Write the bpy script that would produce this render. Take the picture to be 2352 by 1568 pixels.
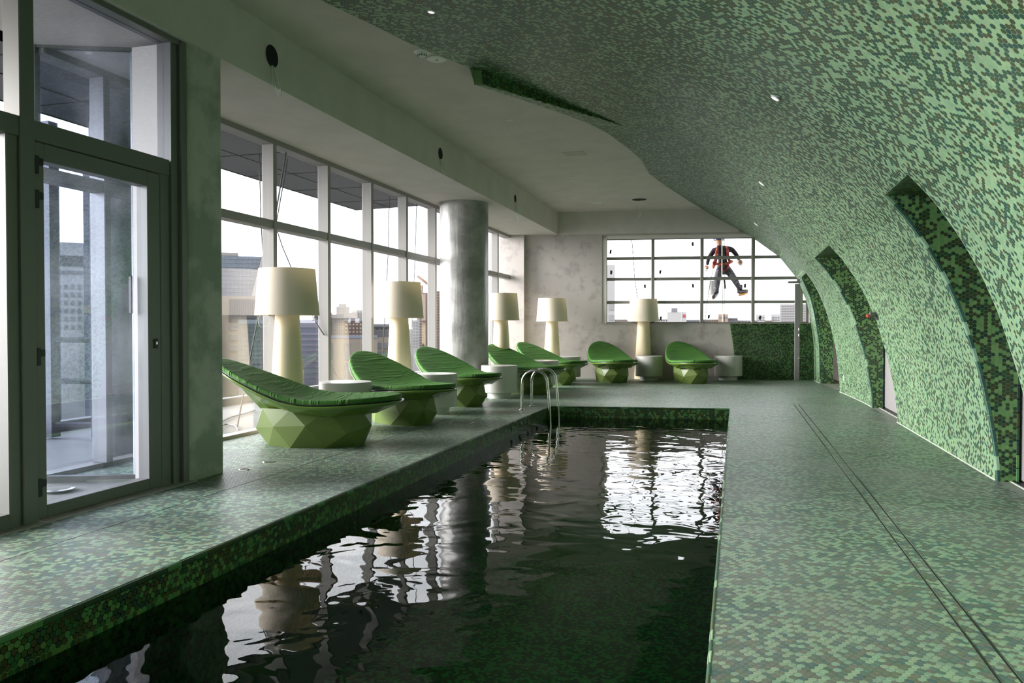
import bpy, bmesh, math, random
import numpy as np
from mathutils import Matrix, Vector

# ------------------------------------------------------------------ camera, world, exposure
for o in list(bpy.data.objects): bpy.data.objects.remove(o)
SC = bpy.context.scene
COL = SC.collection
F, H = 1800.0, 1.2                    # focal length in pixels of a 2352 px wide frame, eye height
PSI, TH = math.atan(516 / F), math.atan(32 / F)
cam_d = bpy.data.cameras.new('camera'); cam = bpy.data.objects.new('camera', cam_d); COL.objects.link(cam)
cam.location = (0, 0, H); cam.rotation_euler = (math.pi / 2 - TH, 0, PSI)
cam_d.sensor_width = 36; cam_d.lens = F / 2352 * 36; cam_d.clip_start = .05; cam_d.clip_end = 3000
SC.camera = cam
wd = bpy.data.worlds.new('overcast'); SC.world = wd; wd.use_nodes = True
bg = wd.node_tree.nodes['Background']; bg.inputs[0].default_value = (.97, .98, 1, 1); bg.inputs[1].default_value = 2.7
sun_d = bpy.data.lights.new('sun_behind_cloud', 'SUN'); sun = bpy.data.objects.new('sun_behind_cloud', sun_d); COL.objects.link(sun)
sun_d.energy = 9.0; sun_d.angle = math.radians(38); sun_d.color = (1, .955, .92)
sun.rotation_euler = Vector((.93, .24, -.23)).to_track_quat('-Z', 'Y').to_euler(); sun.location = (-30, -20, 30)
vs = SC.view_settings
vs.view_transform = 'Standard'; vs.look = 'None'; vs.gamma = 1; vs.exposure = .86; vs.use_curve_mapping = False
cy = SC.cycles
cy.max_bounces = 12; cy.diffuse_bounces = 3; cy.glossy_bounces = 4; cy.transparent_max_bounces = 24; cy.transmission_bounces = 6
cy.use_denoising = True; cy.caustics_reflective = False; cy.caustics_refractive = False; cy.sample_clamp_indirect = 8

# ------------------------------------------------------------------ helpers
RNG = np.random.default_rng(7); random.seed(7)
_f = np.array([-math.sin(PSI) * math.cos(TH), math.cos(PSI) * math.cos(TH), -math.sin(TH)])
_r = np.array([math.cos(PSI), math.sin(PSI), 0]); _u = np.cross(_r, _f); CAM = np.array([0, 0, H])
def at(px, py, d): return CAM + d * (_f + (px - 1176) / F * _r + (784 - py) / F * _u)
def frame_pos(P):
    Q = np.asarray(P) - CAM; z = Q @ _f
    return 1176 + F * (Q @ _r) / z, 784 - F * (Q @ _u) / z, z

def srgb(r, g, b):
    f = lambda c: (c / 255 / 12.92) if c <= 10 else ((c / 255 + .055) / 1.055) ** 2.4
    return (f(r), f(g), f(b), 1)
def mat(name, col, rough=.6, metal=0, noise=None, bump=0, bscale=60, spec=.5, coat=0):
    m = bpy.data.materials.new(name); m.use_nodes = True; nt = m.node_tree; b = nt.nodes['Principled BSDF']
    b.inputs['Base Color'].default_value = col; b.inputs['Roughness'].default_value = rough
    b.inputs['Metallic'].default_value = metal; b.inputs['Specular IOR Level'].default_value = spec
    b.inputs['Coat Weight'].default_value = coat
    tc = nt.nodes.new('ShaderNodeTexCoord')
    if noise:
        scale, col2, lo, hi = noise[:4]
        n = nt.nodes.new('ShaderNodeTexNoise'); n.inputs['Scale'].default_value = scale; n.inputs['Detail'].default_value = 8
        n.inputs['Roughness'].default_value = .62
        r = nt.nodes.new('ShaderNodeMapRange'); r.inputs[1].default_value = lo; r.inputs[2].default_value = hi
        mx = nt.nodes.new('ShaderNodeMix'); mx.data_type = 'RGBA'; mx.inputs[6].default_value = col; mx.inputs[7].default_value = col2
        nt.links.new(tc.outputs['Object'], n.inputs['Vector']); nt.links.new(n.outputs[0], r.inputs[0])
        nt.links.new(r.outputs[0], mx.inputs[0]); nt.links.new(mx.outputs[2], b.inputs['Base Color'])
    if bump:
        n2 = nt.nodes.new('ShaderNodeTexNoise'); n2.inputs['Scale'].default_value = bscale; n2.inputs['Detail'].default_value = 4
        bp = nt.nodes.new('ShaderNodeBump'); bp.inputs['Strength'].default_value = bump; bp.inputs['Distance'].default_value = .01
        nt.links.new(tc.outputs['Object'], n2.inputs['Vector']); nt.links.new(n2.outputs[0], bp.inputs['Height'])
        nt.links.new(bp.outputs[0], b.inputs['Normal'])
    return m
def glass(name, tint, gloss=.5, haze=0):
    m = bpy.data.materials.new(name); m.use_nodes = True; nt = m.node_tree; nt.nodes.clear()
    out = nt.nodes.new('ShaderNodeOutputMaterial'); tr = nt.nodes.new('ShaderNodeBsdfTransparent'); tr.inputs[0].default_value = tint
    gl = nt.nodes.new('ShaderNodeBsdfGlossy'); gl.inputs['Roughness'].default_value = .01
    fr = nt.nodes.new('ShaderNodeFresnel'); fr.inputs[0].default_value = 1.45
    mu = nt.nodes.new('ShaderNodeMath'); mu.operation = 'MULTIPLY'; mu.inputs[1].default_value = gloss
    mx = nt.nodes.new('ShaderNodeMixShader')
    nt.links.new(fr.outputs[0], mu.inputs[0]); nt.links.new(mu.outputs[0], mx.inputs[0]); nt.links.new(tr.outputs[0], mx.inputs[1]); nt.links.new(gl.outputs[0], mx.inputs[2])
    last = mx
    if haze:
        df = nt.nodes.new('ShaderNodeBsdfTranslucent'); df.inputs[0].default_value = (.75, .78, .9, 1)
        tc = nt.nodes.new('ShaderNodeTexCoord'); n = nt.nodes.new('ShaderNodeTexNoise'); n.inputs['Scale'].default_value = 2.5; n.inputs['Detail'].default_value = 9
        rg = nt.nodes.new('ShaderNodeMapRange'); rg.inputs[1].default_value = .42; rg.inputs[2].default_value = .8; rg.inputs[4].default_value = haze
        m2 = nt.nodes.new('ShaderNodeMixShader')
        nt.links.new(tc.outputs['Object'], n.inputs[0]); nt.links.new(n.outputs[0], rg.inputs[0]); nt.links.new(rg.outputs[0], m2.inputs[0])
        nt.links.new(mx.outputs[0], m2.inputs[1]); nt.links.new(df.outputs[0], m2.inputs[2]); last = m2
    nt.links.new(last.outputs[0], out.inputs[0])
    return m

def link(name, me, m=None, parent=None, kind=None):
    o = bpy.data.objects.new(name, me); COL.objects.link(o)
    if m is not None and not me.materials: me.materials.append(m)
    if parent is not None: o.parent = parent
    if kind: o['kind'] = kind
    return o
def mesh(name, v, f, m, parent=None, smooth=False, kind=None):
    me = bpy.data.meshes.new(name); me.from_pydata([tuple(map(float, p)) for p in v], [], f); me.update()
    if smooth: me.polygons.foreach_set('use_smooth', [True] * len(me.polygons))
    return link(name, me, m, parent, kind)
def tag(o, label, cat, group=None):
    o['label'] = label; o['category'] = cat
    if group: o['group'] = group
    return o
def empty(name, loc=(0, 0, 0), rz=0):
    o = bpy.data.objects.new(name, None); COL.objects.link(o); o.location = loc; o.rotation_euler.z = rz; o.empty_display_size = .1
    return o
def copy_tree(o, parent=None):
    c = o.copy(); COL.objects.link(c); c.parent = parent
    for ch in list(o.children): copy_tree(ch, c)
    return c
class MB:
    def __init__(s, fr=None): s.v = []; s.f = []; s.fr = fr
    def add(s, v, f):
        n = len(s.v)
        if s.fr:
            ox, oy, a = s.fr; c, q = math.cos(a), math.sin(a)
            v = [(ox + c * p[0] - q * p[1], oy + q * p[0] + c * p[1], p[2]) for p in v]
        s.v += [tuple(p) for p in v]; s.f += [tuple(i + n for i in g) for g in f]; return s
    def box(s, x0, x1, y0, y1, z0, z1, b=0):
        if b:
            b = min(b, abs(x1 - x0) * .45, abs(y1 - y0) * .45, abs(z1 - z0) * .45)
            bm = bmesh.new(); bmesh.ops.create_cube(bm, size=1)
            for q in bm.verts: q.co = ((x0 + x1) / 2 + q.co.x * (x1 - x0), (y0 + y1) / 2 + q.co.y * (y1 - y0), (z0 + z1) / 2 + q.co.z * (z1 - z0))
            bmesh.ops.bevel(bm, geom=bm.edges[:], offset=b, segments=1, affect='EDGES')
            s.add([q.co[:] for q in bm.verts], [[q.index for q in g.verts] for g in bm.faces]); bm.free(); return s
        v = [(x, y, z) for z in (z0, z1) for y in (y0, y1) for x in (x0, x1)]
        return s.add(v, [(0, 2, 3, 1), (4, 5, 7, 6), (0, 1, 5, 4), (2, 6, 7, 3), (0, 4, 6, 2), (1, 3, 7, 5)])
    def tube(s, pts, r, n=8, cap=True):
        pts = [Vector(p) for p in pts]; rs = r if isinstance(r, (list, tuple)) else [r] * len(pts)
        v = []; f = []; ref = None
        for i, p in enumerate(pts):
            t = (pts[min(i + 1, len(pts) - 1)] - pts[max(i - 1, 0)]).normalized()
            if ref is None: ref = t.orthogonal().normalized()
            ref = (ref - t * ref.dot(t)).normalized(); b = t.cross(ref)
            for k in range(n):
                a = 2 * math.pi * k / n; v.append(tuple(p + (ref * math.cos(a) + b * math.sin(a)) * rs[i]))
        for i in range(len(pts) - 1):
            for k in range(n): f.append((i * n + k, i * n + (k + 1) % n, (i + 1) * n + (k + 1) % n, (i + 1) * n + k))
        if cap: f += [tuple(range(n))[::-1], tuple(range((len(pts) - 1) * n, len(pts) * n))]
        return s.add(v, f)
    def lathe(s, prof, n=32, c=(0, 0, 0), close=False):
        v = []; f = []
        for r, z in prof:
            for k in range(n):
                a = 2 * math.pi * k / n; v.append((c[0] + r * math.cos(a), c[1] + r * math.sin(a), c[2] + z))
        for i in range(len(prof) - 1):
            for k in range(n): f.append((i * n + k, i * n + (k + 1) % n, (i + 1) * n + (k + 1) % n, (i + 1) * n + k))
        if close:
            m = len(prof)
            for k in range(n): f.append(((m - 1) * n + k, (m - 1) * n + (k + 1) % n, (k + 1) % n, k))
        else: f += [tuple(range(n))[::-1], tuple(range((len(prof) - 1) * n, len(prof) * n))]
        return s.add(v, f)
    def build(s, name, m, parent=None, smooth=False, kind=None): return mesh(name, s.v, s.f, m, parent, smooth, kind)
def smooth_by_angle(o, deg=40):
    me = o.data; me.polygons.foreach_set('use_smooth', [True] * len(me.polygons)); me.set_sharp_from_angle(angle=math.radians(deg)); return o
def catmull(pts, n=8):
    P = [np.array(p, float) for p in pts]; P = [2 * P[0] - P[1]] + P + [2 * P[-1] - P[-2]]; out = []
    for i in range(1, len(P) - 2):
        for t in np.linspace(0, 1, n, endpoint=False):
            a, b, c, d = P[i - 1:i + 3]
            out.append(.5 * (2 * b + (c - a) * t + (2 * a - 5 * b + 4 * c - d) * t * t + (3 * b - a - 3 * c + d) * t ** 3))
    return out + [P[-2]]

# ------------------------------------------------------------------ materials
def tile_mat(name, rough, dust, dust_col, dscale=.9, lo=.45, hi=.75, spec=.5):
    m = mat(name, (.2, .4, .2, 1), rough, spec=spec); nt = m.node_tree; b = nt.nodes['Principled BSDF']
    at_ = nt.nodes.new('ShaderNodeAttribute'); at_.attribute_name = 'tint'
    tc = nt.nodes.new('ShaderNodeTexCoord'); geo = nt.nodes.new('ShaderNodeNewGeometry')
    n = nt.nodes.new('ShaderNodeTexNoise'); n.inputs['Scale'].default_value = dscale; n.inputs['Detail'].default_value = 10; n.inputs['Roughness'].default_value = .65
    r = nt.nodes.new('ShaderNodeMapRange'); r.inputs[1].default_value = lo; r.inputs[2].default_value = hi; r.inputs[4].default_value = dust
    mx = nt.nodes.new('ShaderNodeMix'); mx.data_type = 'RGBA'; mx.inputs[7].default_value = dust_col
    nt.links.new(geo.outputs['Position'], n.inputs['Vector']); nt.links.new(n.outputs[0], r.inputs[0]); nt.links.new(r.outputs[0], mx.inputs[0])
    nt.links.new(at_.outputs['Color'], mx.inputs[6]); nt.links.new(mx.outputs[2], b.inputs['Base Color'])
    return m
M = {}
M['floor_tile'] = tile_mat('glazed_floor_tile', .42, .7, (.27, .265, .25, 1), .8, .40, .70, .4)
M['wall_tile'] = tile_mat('glazed_wall_tile', .45, .28, (.20, .21, .17, 1), .55, .5, .8, .3)
M['pool_tile'] = tile_mat('pool_tile', .45, .0, (.3, .3, .3, 1), spec=.25)
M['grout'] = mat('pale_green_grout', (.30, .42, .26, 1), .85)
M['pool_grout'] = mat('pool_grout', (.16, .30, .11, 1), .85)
M['floor_grout'] = mat('floor_grout', (.20, .26, .18, 1), .85, noise=(1.2, (.24, .25, .23, 1), .4, .7))
M['concrete'] = mat('wall_concrete', (.43, .395, .37, 1), .8, noise=(3.2, (.275, .25, .235, 1), .5, .72), bump=.12, bscale=30)
M['plaster'] = mat('ceiling_plaster', (.62, .575, .545, 1), .85, noise=(2.0, (.55, .51, .48, 1), .4, .7), bump=.05, bscale=80)
M['pier'] = mat('pier_concrete', (.50, .485, .465, 1), .75, noise=(2.0, (.31, .335, .30, 1), .46, .58), bump=.1, bscale=25)
M['column'] = mat('polished_concrete', (.36, .355, .34, 1), .28, noise=(3.0, (.20, .20, .19, 1), .40, .66))
nt = M['column'].node_tree; tc = nt.nodes.new('ShaderNodeTexCoord'); mp = nt.nodes.new('ShaderNodeMapping'); mp.inputs['Scale'].default_value = (7, 7, .9)
n2 = nt.nodes.new('ShaderNodeTexNoise'); n2.inputs['Scale'].default_value = 1; n2.inputs['Detail'].default_value = 6; bp = nt.nodes.new('ShaderNodeBump'); bp.inputs['Strength'].default_value = .5; bp.inputs['Distance'].default_value = .03
nt.links.new(tc.outputs['Object'], mp.inputs[0]); nt.links.new(mp.outputs[0], n2.inputs[0]); nt.links.new(n2.outputs[0], bp.inputs['Height']); nt.links.new(bp.outputs[0], nt.nodes['Principled BSDF'].inputs['Normal'])
M['alu'] = mat('window_aluminium', (.26, .25, .235, 1), .45, .2)
M['alu_light'] = mat('far_window_frame', (.24, .23, .21, 1), .5, .1)
M['reveal'] = mat('window_reveal_plaster', (.66, .62, .58, 1), .8)
M['alu_dark'] = mat('door_aluminium', (.165, .165, .155, 1), .45, .2)
M['black'] = mat('black_plastic', (.012, .012, .014, 1), .45)
M['void'] = mat('dark_void', (.004, .004, .006, 1), .9)
M['chrome'] = mat('stainless_steel', (.62, .61, .58, 1), .16, 1)
M['white'] = mat('white_plastic', (.75, .75, .73, 1), .4)
M['lit_lens'] = mat('lit_lens', (.8, .8, .78, 1), .4); M['lit_lens'].node_tree.nodes['Principled BSDF'].inputs['Emission Color'].default_value = (1, .96, .9, 1); M['lit_lens'].node_tree.nodes['Principled BSDF'].inputs['Emission Strength'].default_value = .6
M['sealant'] = mat('white_sealant', (.62, .66, .56, 1), .7)
M['glass'] = glass('window_glass', (.96, .97, .98, 1), .17)
M['glass_dirty'] = glass('dusty_glass', (.88, .91, .97, 1), .2, .02)
M['cushion'] = mat('green_fabric', (.046, .140, .022, 1), .8, spec=.25)
M['shell'] = mat('green_lacquer', (.10, .18, .03, 1), .2, coat=.35)
M['rock'] = mat('olive_lacquer', (.115, .17, .036, 1), .42)
M['shade'] = mat('cream_fabric', (.86, .78, .66, 1), .9, bump=.05, bscale=400, spec=.1)
M['lampbase'] = mat('cream_lampbase', (.84, .71, .50, 1), .75, spec=.2)
M['table'] = mat('grey_lacquer', (.50, .50, .46, 1), .32)
M['door_white'] = mat('grey_white_door', (.34, .32, .32, 1), .5)
M['soffit'] = mat('outdoor_soffit', (.085, .085, .10, 1), .6)
M['terrace'] = mat('terrace_screed', (.17, .17, .17, 1), .8, noise=(1.5, (.13, .13, .13, 1), .4, .7))
M['rope'] = mat('dark_rope', (.05, .05, .055, 1), .8)
M['wire'] = mat('pale_wire', (.7, .74, .72, 1), .5)
# cushion wrinkles
nt = M['cushion'].node_tree; b = nt.nodes['Principled BSDF']; tc = nt.nodes.new('ShaderNodeTexCoord'); mp = nt.nodes.new('ShaderNodeMapping')
mp.inputs['Scale'].default_value = (16, 2.0, 3); n = nt.nodes.new('ShaderNodeTexNoise'); n.inputs['Scale'].default_value = 1.2; n.inputs['Detail'].default_value = 3
n.inputs['Distortion'].default_value = .6
rp = nt.nodes.new('ShaderNodeMapRange'); rp.inputs[1].default_value = .5; rp.inputs[2].default_value = .72
bp = nt.nodes.new('ShaderNodeBump'); bp.inputs['Strength'].default_value = .55; bp.inputs['Distance'].default_value = .03
nt.links.new(tc.outputs['Object'], mp.inputs[0]); nt.links.new(mp.outputs[0], n.inputs[0]); nt.links.new(n.outputs[0], rp.inputs[0]); nt.links.new(rp.outputs[0], bp.inputs['Height']); nt.links.new(bp.outputs[0], b.inputs['Normal'])
# shade lets some light through
nt = M['shade'].node_tree; b = nt.nodes['Principled BSDF']; tl = nt.nodes.new('ShaderNodeBsdfTranslucent'); tl.inputs[0].default_value = (.8, .7, .52, 1)
mx = nt.nodes.new('ShaderNodeMixShader'); mx.inputs[0].default_value = .25; out = nt.nodes['Material Output']
nt.links.new(b.outputs[0], mx.inputs[1]); nt.links.new(tl.outputs[0], mx.inputs[2]); nt.links.new(mx.outputs[0], out.inputs[0])
# pool water
w = bpy.data.materials.new('pool_water'); w.use_nodes = True; nt = w.node_tree; nt.nodes.clear()
out = nt.nodes.new('ShaderNodeOutputMaterial'); tr = nt.nodes.new('ShaderNodeBsdfTransparent'); tr.inputs[0].default_value = (.30, .90, .70, 1)
gl = nt.nodes.new('ShaderNodeBsdfGlossy'); gl.inputs['Roughness'].default_value = .0; fr = nt.nodes.new('ShaderNodeFresnel'); fr.inputs[0].default_value = 1.34
mx = nt.nodes.new('ShaderNodeMixShader'); geo = nt.nodes.new('ShaderNodeNewGeometry'); mp = nt.nodes.new('ShaderNodeMapping'); mp.inputs['Scale'].default_value = (1.0, 1.15, 1)
n1 = nt.nodes.new('ShaderNodeTexNoise'); n1.inputs['Scale'].default_value = 2.6; n1.inputs['Detail'].default_value = 2.0; n1.inputs['Roughness'].default_value = .45; n1.inputs['Distortion'].default_value = .4
bp = nt.nodes.new('ShaderNodeBump'); bp.inputs['Strength'].default_value = .5; bp.inputs['Distance'].default_value = .02
nt.links.new(geo.outputs['Position'], mp.inputs[0]); nt.links.new(mp.outputs[0], n1.inputs[0]); nt.links.new(n1.outputs[0], bp.inputs['Height'])
nt.links.new(bp.outputs[0], gl.inputs['Normal']); nt.links.new(bp.outputs[0], fr.inputs['Normal'])
nt.links.new(fr.outputs[0], mx.inputs[0]); nt.links.new(tr.outputs[0], mx.inputs[1]); nt.links.new(gl.outputs[0], mx.inputs[2]); nt.links.new(mx.outputs[0], out.inputs[0])
M['water'] = w; WATER_BUMP = bp

# ------------------------------------------------------------------ hexagonal mosaic
P = .030; RT = P / math.sqrt(3) * .945
ANG = np.radians(30 + 60 * np.arange(6))
def lattice(u0, u1, v0, v1):
    nj = np.arange(math.floor(v0 / (P * .8660254)), math.ceil(v1 / (P * .8660254)) + 1); ni = np.arange(math.floor(u0 / P) - 1, math.ceil(u1 / P) + 1)
    J, I = np.meshgrid(nj, ni, indexing='ij')
    return ((I + .5 * (J % 2)) * P).ravel(), (J * P * .8660254).ravel()
def cluster(u, v, s, seed):
    g = np.random.default_rng(seed).random((257, 257))
    a, b_ = (u / s) % 256, (v / s) % 256; i, j = a.astype(int), b_.astype(int); a -= i; b_ -= j
    return (g[i, j] * (1 - a) + g[i + 1, j] * a) * (1 - b_) + (g[i, j + 1] * (1 - a) + g[i + 1, j + 1] * a) * b_
def lin(*c): return [srgb(*x)[:3] for x in c]
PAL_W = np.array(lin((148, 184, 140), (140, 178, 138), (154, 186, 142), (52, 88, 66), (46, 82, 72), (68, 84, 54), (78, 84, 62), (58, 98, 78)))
PAL_F = np.array(lin((136, 166, 136), (128, 160, 136), (142, 166, 138), (78, 106, 94), (76, 102, 100), (96, 110, 90), (106, 110, 98), (86, 116, 104)))
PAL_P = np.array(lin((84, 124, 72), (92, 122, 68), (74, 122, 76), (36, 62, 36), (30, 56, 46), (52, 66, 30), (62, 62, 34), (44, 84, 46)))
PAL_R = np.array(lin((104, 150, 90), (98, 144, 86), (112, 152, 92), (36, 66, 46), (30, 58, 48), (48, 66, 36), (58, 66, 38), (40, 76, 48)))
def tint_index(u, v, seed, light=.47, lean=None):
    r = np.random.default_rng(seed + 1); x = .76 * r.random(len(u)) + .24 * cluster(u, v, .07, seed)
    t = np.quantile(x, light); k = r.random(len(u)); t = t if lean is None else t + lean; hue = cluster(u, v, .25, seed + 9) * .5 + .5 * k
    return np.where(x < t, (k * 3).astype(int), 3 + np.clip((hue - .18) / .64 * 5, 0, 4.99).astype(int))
def mesh_np(name, V, hexes, quads, tint, m, parent, kind=None):
    me = bpy.data.meshes.new(name); me.vertices.add(len(V)); me.vertices.foreach_set('co', V.astype(np.float32).ravel())
    nh, nq = len(hexes), len(quads); me.loops.add(nh * 6 + nq * 4)
    me.loops.foreach_set('vertex_index', np.concatenate([hexes.ravel(), quads.ravel()]).astype(np.int32))
    me.polygons.add(nh + nq)
    me.polygons.foreach_set('loop_start', np.concatenate([np.arange(nh) * 6, nh * 6 + np.arange(nq) * 4]).astype(np.int32))
    me.polygons.foreach_set('use_smooth', np.zeros(nh + nq, bool)); me.update(calc_edges=True)
    a = me.attributes.new('tint', 'FLOAT_COLOR', 'FACE'); a.data.foreach_set('color', np.c_[tint, np.ones(len(tint))].astype(np.float32).ravel())
    return link(name, me, m, parent, kind)
def hexfield(name, fn, U, V, idx, pal, m, parent, side, h=.0005, near=6.5, parts=0, seed=3, clip=None, flip=1, mindist=None):
    """fn(u, v, cu, cv) -> xyz.  The largest tiles in view become single parts, the others one field."""
    e = 1e-3; Pc = fn(U, V, U, V); du = fn(U + e, V, U, V) - Pc; dv = fn(U, V + e, U, V) - Pc
    nrm = np.cross(du, dv) * flip; nrm /= np.linalg.norm(nrm, axis=1)[:, None] + 1e-12
    fx, fy, fz = frame_pos(Pc); vis = (fx > -10) & (fx < 2362) & (fy > -10) & (fy < 1578) & (fz > .3)
    dist = np.linalg.norm(Pc - CAM, axis=1); facing = np.abs(((Pc - CAM) * nrm).sum(1)) / dist
    r = np.random.default_rng(seed); jit = 1 + .09 * (r.random((len(U), 3)) - .5) + .16 * (r.random((len(U), 1)) - .5)
    tint = pal[idx] * jit
    take = np.zeros(len(U), bool)
    if parts:
        score = np.where(vis, facing / dist ** 2, -1)
        if clip:
            ru, rv = U[:, None] + RT * np.cos(ANG), V[:, None] + RT * np.sin(ANG); qu, qv = clip(ru, rv, U, V)
            score = np.where((np.abs(qu - ru) + np.abs(qv - rv)).max(1) > 1e-9, -1, score)
        take[np.argsort(-score)[:parts]] = True
        protos = {}
        for i in np.nonzero(take)[0]:
            k = int(idx[i]) * 3 + int(r.random() * 3)
            if k not in protos:
                me = bpy.data.meshes.new('hex_tile'); c, s_ = np.cos(ANG), np.sin(ANG)
                vv = [(RT * c[q], RT * s_[q], -.004) for q in range(6)] + [(RT * .97 * c[q], RT * .97 * s_[q], h) for q in range(6)]
                me.from_pydata(vv, [], [tuple(range(6, 12))] + [(q, (q + 1) % 6, 6 + (q + 1) % 6, 6 + q) for q in range(6)])
                a = me.attributes.new('tint', 'FLOAT_COLOR', 'FACE'); t = np.tile(np.r_[tint[i], 1], 7).astype(np.float32); a.data.foreach_set('color', t)
                me.materials.append(m); protos[k] = me
            o = bpy.data.objects.new('hex_tile', protos[k]); COL.objects.link(o); o.parent = parent
            x = du[i] / np.linalg.norm(du[i]); z = nrm[i]; y = np.cross(z, x)
            mt = Matrix.Identity(4)
            for a_ in range(3): mt[a_][0], mt[a_][1], mt[a_][2], mt[a_][3] = x[a_], y[a_], z[a_], Pc[i][a_]
            o.matrix_world = mt
    for nm, sel, sides in ((side, ~take & (dist < near) & (vis | (dist < 3)), True), (side + '_beyond', ~take & ~((dist < near) & (vis | (dist < 3))), False)):
        n = sel.sum()
        if not n: continue
        cu, cv, nn = U[sel], V[sel], nrm[sel]
        def ring(rad, off):
            uu = cu[:, None] + rad * np.cos(ANG); vv = cv[:, None] + rad * np.sin(ANG)
            if clip: uu, vv = clip(uu, vv, cu, cv)
            q = fn(uu.ravel(), vv.ravel(), np.repeat(cu, 6), np.repeat(cv, 6)).reshape(n, 6, 3)
            return q + nn[:, None, :] * off
        base = np.arange(n)[:, None] * 6 + np.arange(6)
        if flip < 0: hx = base[:, ::-1]
        else: hx = base
        if sides:
            V3 = np.concatenate([ring(RT * .97, h).reshape(-1, 3), ring(RT * .975, -.0003).reshape(-1, 3)]); off = n * 6
            nx = np.arange(n)[:, None] * 6 + (np.arange(6) + 1) % 6
            quads = np.stack([base + off, nx + off, nx, base], -1).reshape(-1, 4)
            if flip < 0: quads = quads[:, ::-1]
            mesh_np(nm, V3, hx, quads, np.concatenate([tint[sel], np.repeat(tint[sel], 6, axis=0)]), m, parent, 'stuff')
        else:
            mesh_np(nm, ring(RT * .97, h).reshape(-1, 3), hx, np.zeros((0, 4), int), tint[sel], m, parent, 'stuff')

# ------------------------------------------------------------------ plan of the hall (metres; x right, y along the pool)
PX0, PX1, WZ = -2.74, -.094, -.17
def pool_end(x): return 12.05 + .15 * (x + .094)
def far_y(x): return 18.23 + .15 * (x + 4.07)
FA = math.atan(.15); FAR = (-4.07, 18.23, FA); CF = math.cos(FA)
def fs(x): return (x + 4.07) / CF                       # distance along the far wall
NICHE = [(6.0, 6.907), (10.85, 12.754), (15.7, 18.0)]
ZT = 2.26

# floor slab with the pool left open
mb = MB()
for x0, x1, y0, y1 in ((-4.25, PX0, -4, 5.2), (-5.34, PX0, 5.2, 11.6), (PX1, 2.2, -4, 11.6), (PX0, PX1, -4, -1.5)):
    mb.box(x0, x1, y0, y1, -.14, -.0006)
ye = 11.6
for z0, z1 in ((-.14, -.0006),):
    for poly in ([(-5.34, ye), (PX0, ye), (PX0, pool_end(PX0)), (-5.34, pool_end(PX0))], [(PX1, ye), (2.2, ye), (2.2, pool_end(PX1)), (PX1, pool_end(PX1))],
                 [(-5.34, pool_end(PX0)), (PX0, pool_end(PX0)), (PX1, pool_end(PX1)), (2.2, pool_end(PX1)), (2.2, 19.6), (-5.34, 18.6)]):
        n = len(poly); mb.add([(*q, z0) for q in poly] + [(*q, z1) for q in poly], [tuple(range(n))[::-1], tuple(range(n, 2 * n))] + [(i, (i + 1) % n, n + (i + 1) % n, n + i) for i in range(n)])
mb.add([(-4.25, 5.2, z) for z in (-.14, -.0006)] + [(-5.34, 5.2, z) for z in (-.14, -.0006)] + [(-5.34, 4.88, z) for z in (-.14, -.0006)], [(0, 4, 2), (1, 3, 5), (0, 1, 5, 4), (2, 4, 5, 3), (0, 2, 3, 1)])
floor = mb.build('floor', M['floor_grout'], kind='structure')
U, V = lattice(-5.3, 1.96, 1.3, 19.2)
keep = ~((U > PX0 - .004) & (U < PX1 + .004) & (V < pool_end(U) + .004)) & (V < far_y(U) - .02) & ~((V < 5.24 + (U + 4.5) * .4) & (U < -4.06)) & (U < np.where(V > 15, 1.72 + (18 - V).clip(0, 3) * .08, 1.955))
U, V = U[keep], V[keep]
fl = lambda u, v, cu, cv: np.stack([u, v, np.full_like(u, -.0004)], -1)
def fclip(uu, vv, cu, cv):
    L = (cu < -1.4)[:, None]
    inside = (cv < pool_end(cu) - .02)[:, None]
    uu = np.where(inside & L, np.minimum(uu, PX0 - .012), np.where(inside & ~L, np.maximum(uu, PX1 + .012), uu))
    for xs in (.864, .934):
        nr = ((np.abs(cu - xs) < .035) & (cv < 13.0))[:, None]; lf = (cu < xs)[:, None]
        uu = np.where(nr & lf, np.minimum(uu, xs - .0045), np.where(nr & ~lf, np.maximum(uu, xs + .0068), uu))
    return uu, vv
hexfield('floor_tiles', fl, U, V, tint_index(U, V, 11, .42), PAL_F, M['floor_tile'], floor, 'tile_field', h=.0004, near=6.0, parts=300, clip=fclip)
for x in (.864, .934):                                       # the two slots of the deck drain
    MB().box(x - .0035, x + .0035, 1.2, 13.0, -.012, -.0005).build('drain_slot', M['void'], floor)
    MB().box(x + .004, x + .0065, 1.2, 13.0, -.012, .0008).build('drain_edge', M['chrome'], floor)
MB().box(-3.633, -3.627, 1.2, 17.0, -.01, .0006).build('movement_joint', M['void'], floor)
MB().box(-4.2, -4.055, -4, 5.2, -.05, .004).build('threshold', M['concrete'], floor)

# pool tank, mosaic on its walls, coping
tank = empty('swimming_pool', (0, 0, 0)); tag(tank, 'long sunken swimming pool lined with dark green hexagon mosaic', 'pool')
D = -1.25; e0, e1 = pool_end(PX0), pool_end(PX1)
mesh('tank', [(PX0, -1.5, -.005), (PX1, -1.5, -.005), (PX1, e1, -.005), (PX0, e0, -.005), (PX0, -1.5, D), (PX1, -1.5, D), (PX1, e1, D), (PX0, e0, D)],
     [(4, 5, 6, 7), (0, 4, 7, 3), (1, 2, 6, 5), (3, 7, 6, 2), (0, 1, 5, 4)], M['pool_grout'], tank)
U, V = lattice(1.5, e0, -.75, -.035)
wl = lambda u, v, cu, cv: np.stack([np.full_like(u, PX0), u, v], -1)
def pclip(uu, vv, cu, cv): return uu, np.minimum(vv, -.030)
V = V - .004; k = V < -.028; U, V = U[k], V[k]
hexfield('pool_side', wl, U, V, tint_index(U, V, 21, .34), PAL_P, M['pool_tile'], tank, 'tile_field', parts=300, near=7, clip=pclip)
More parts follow.
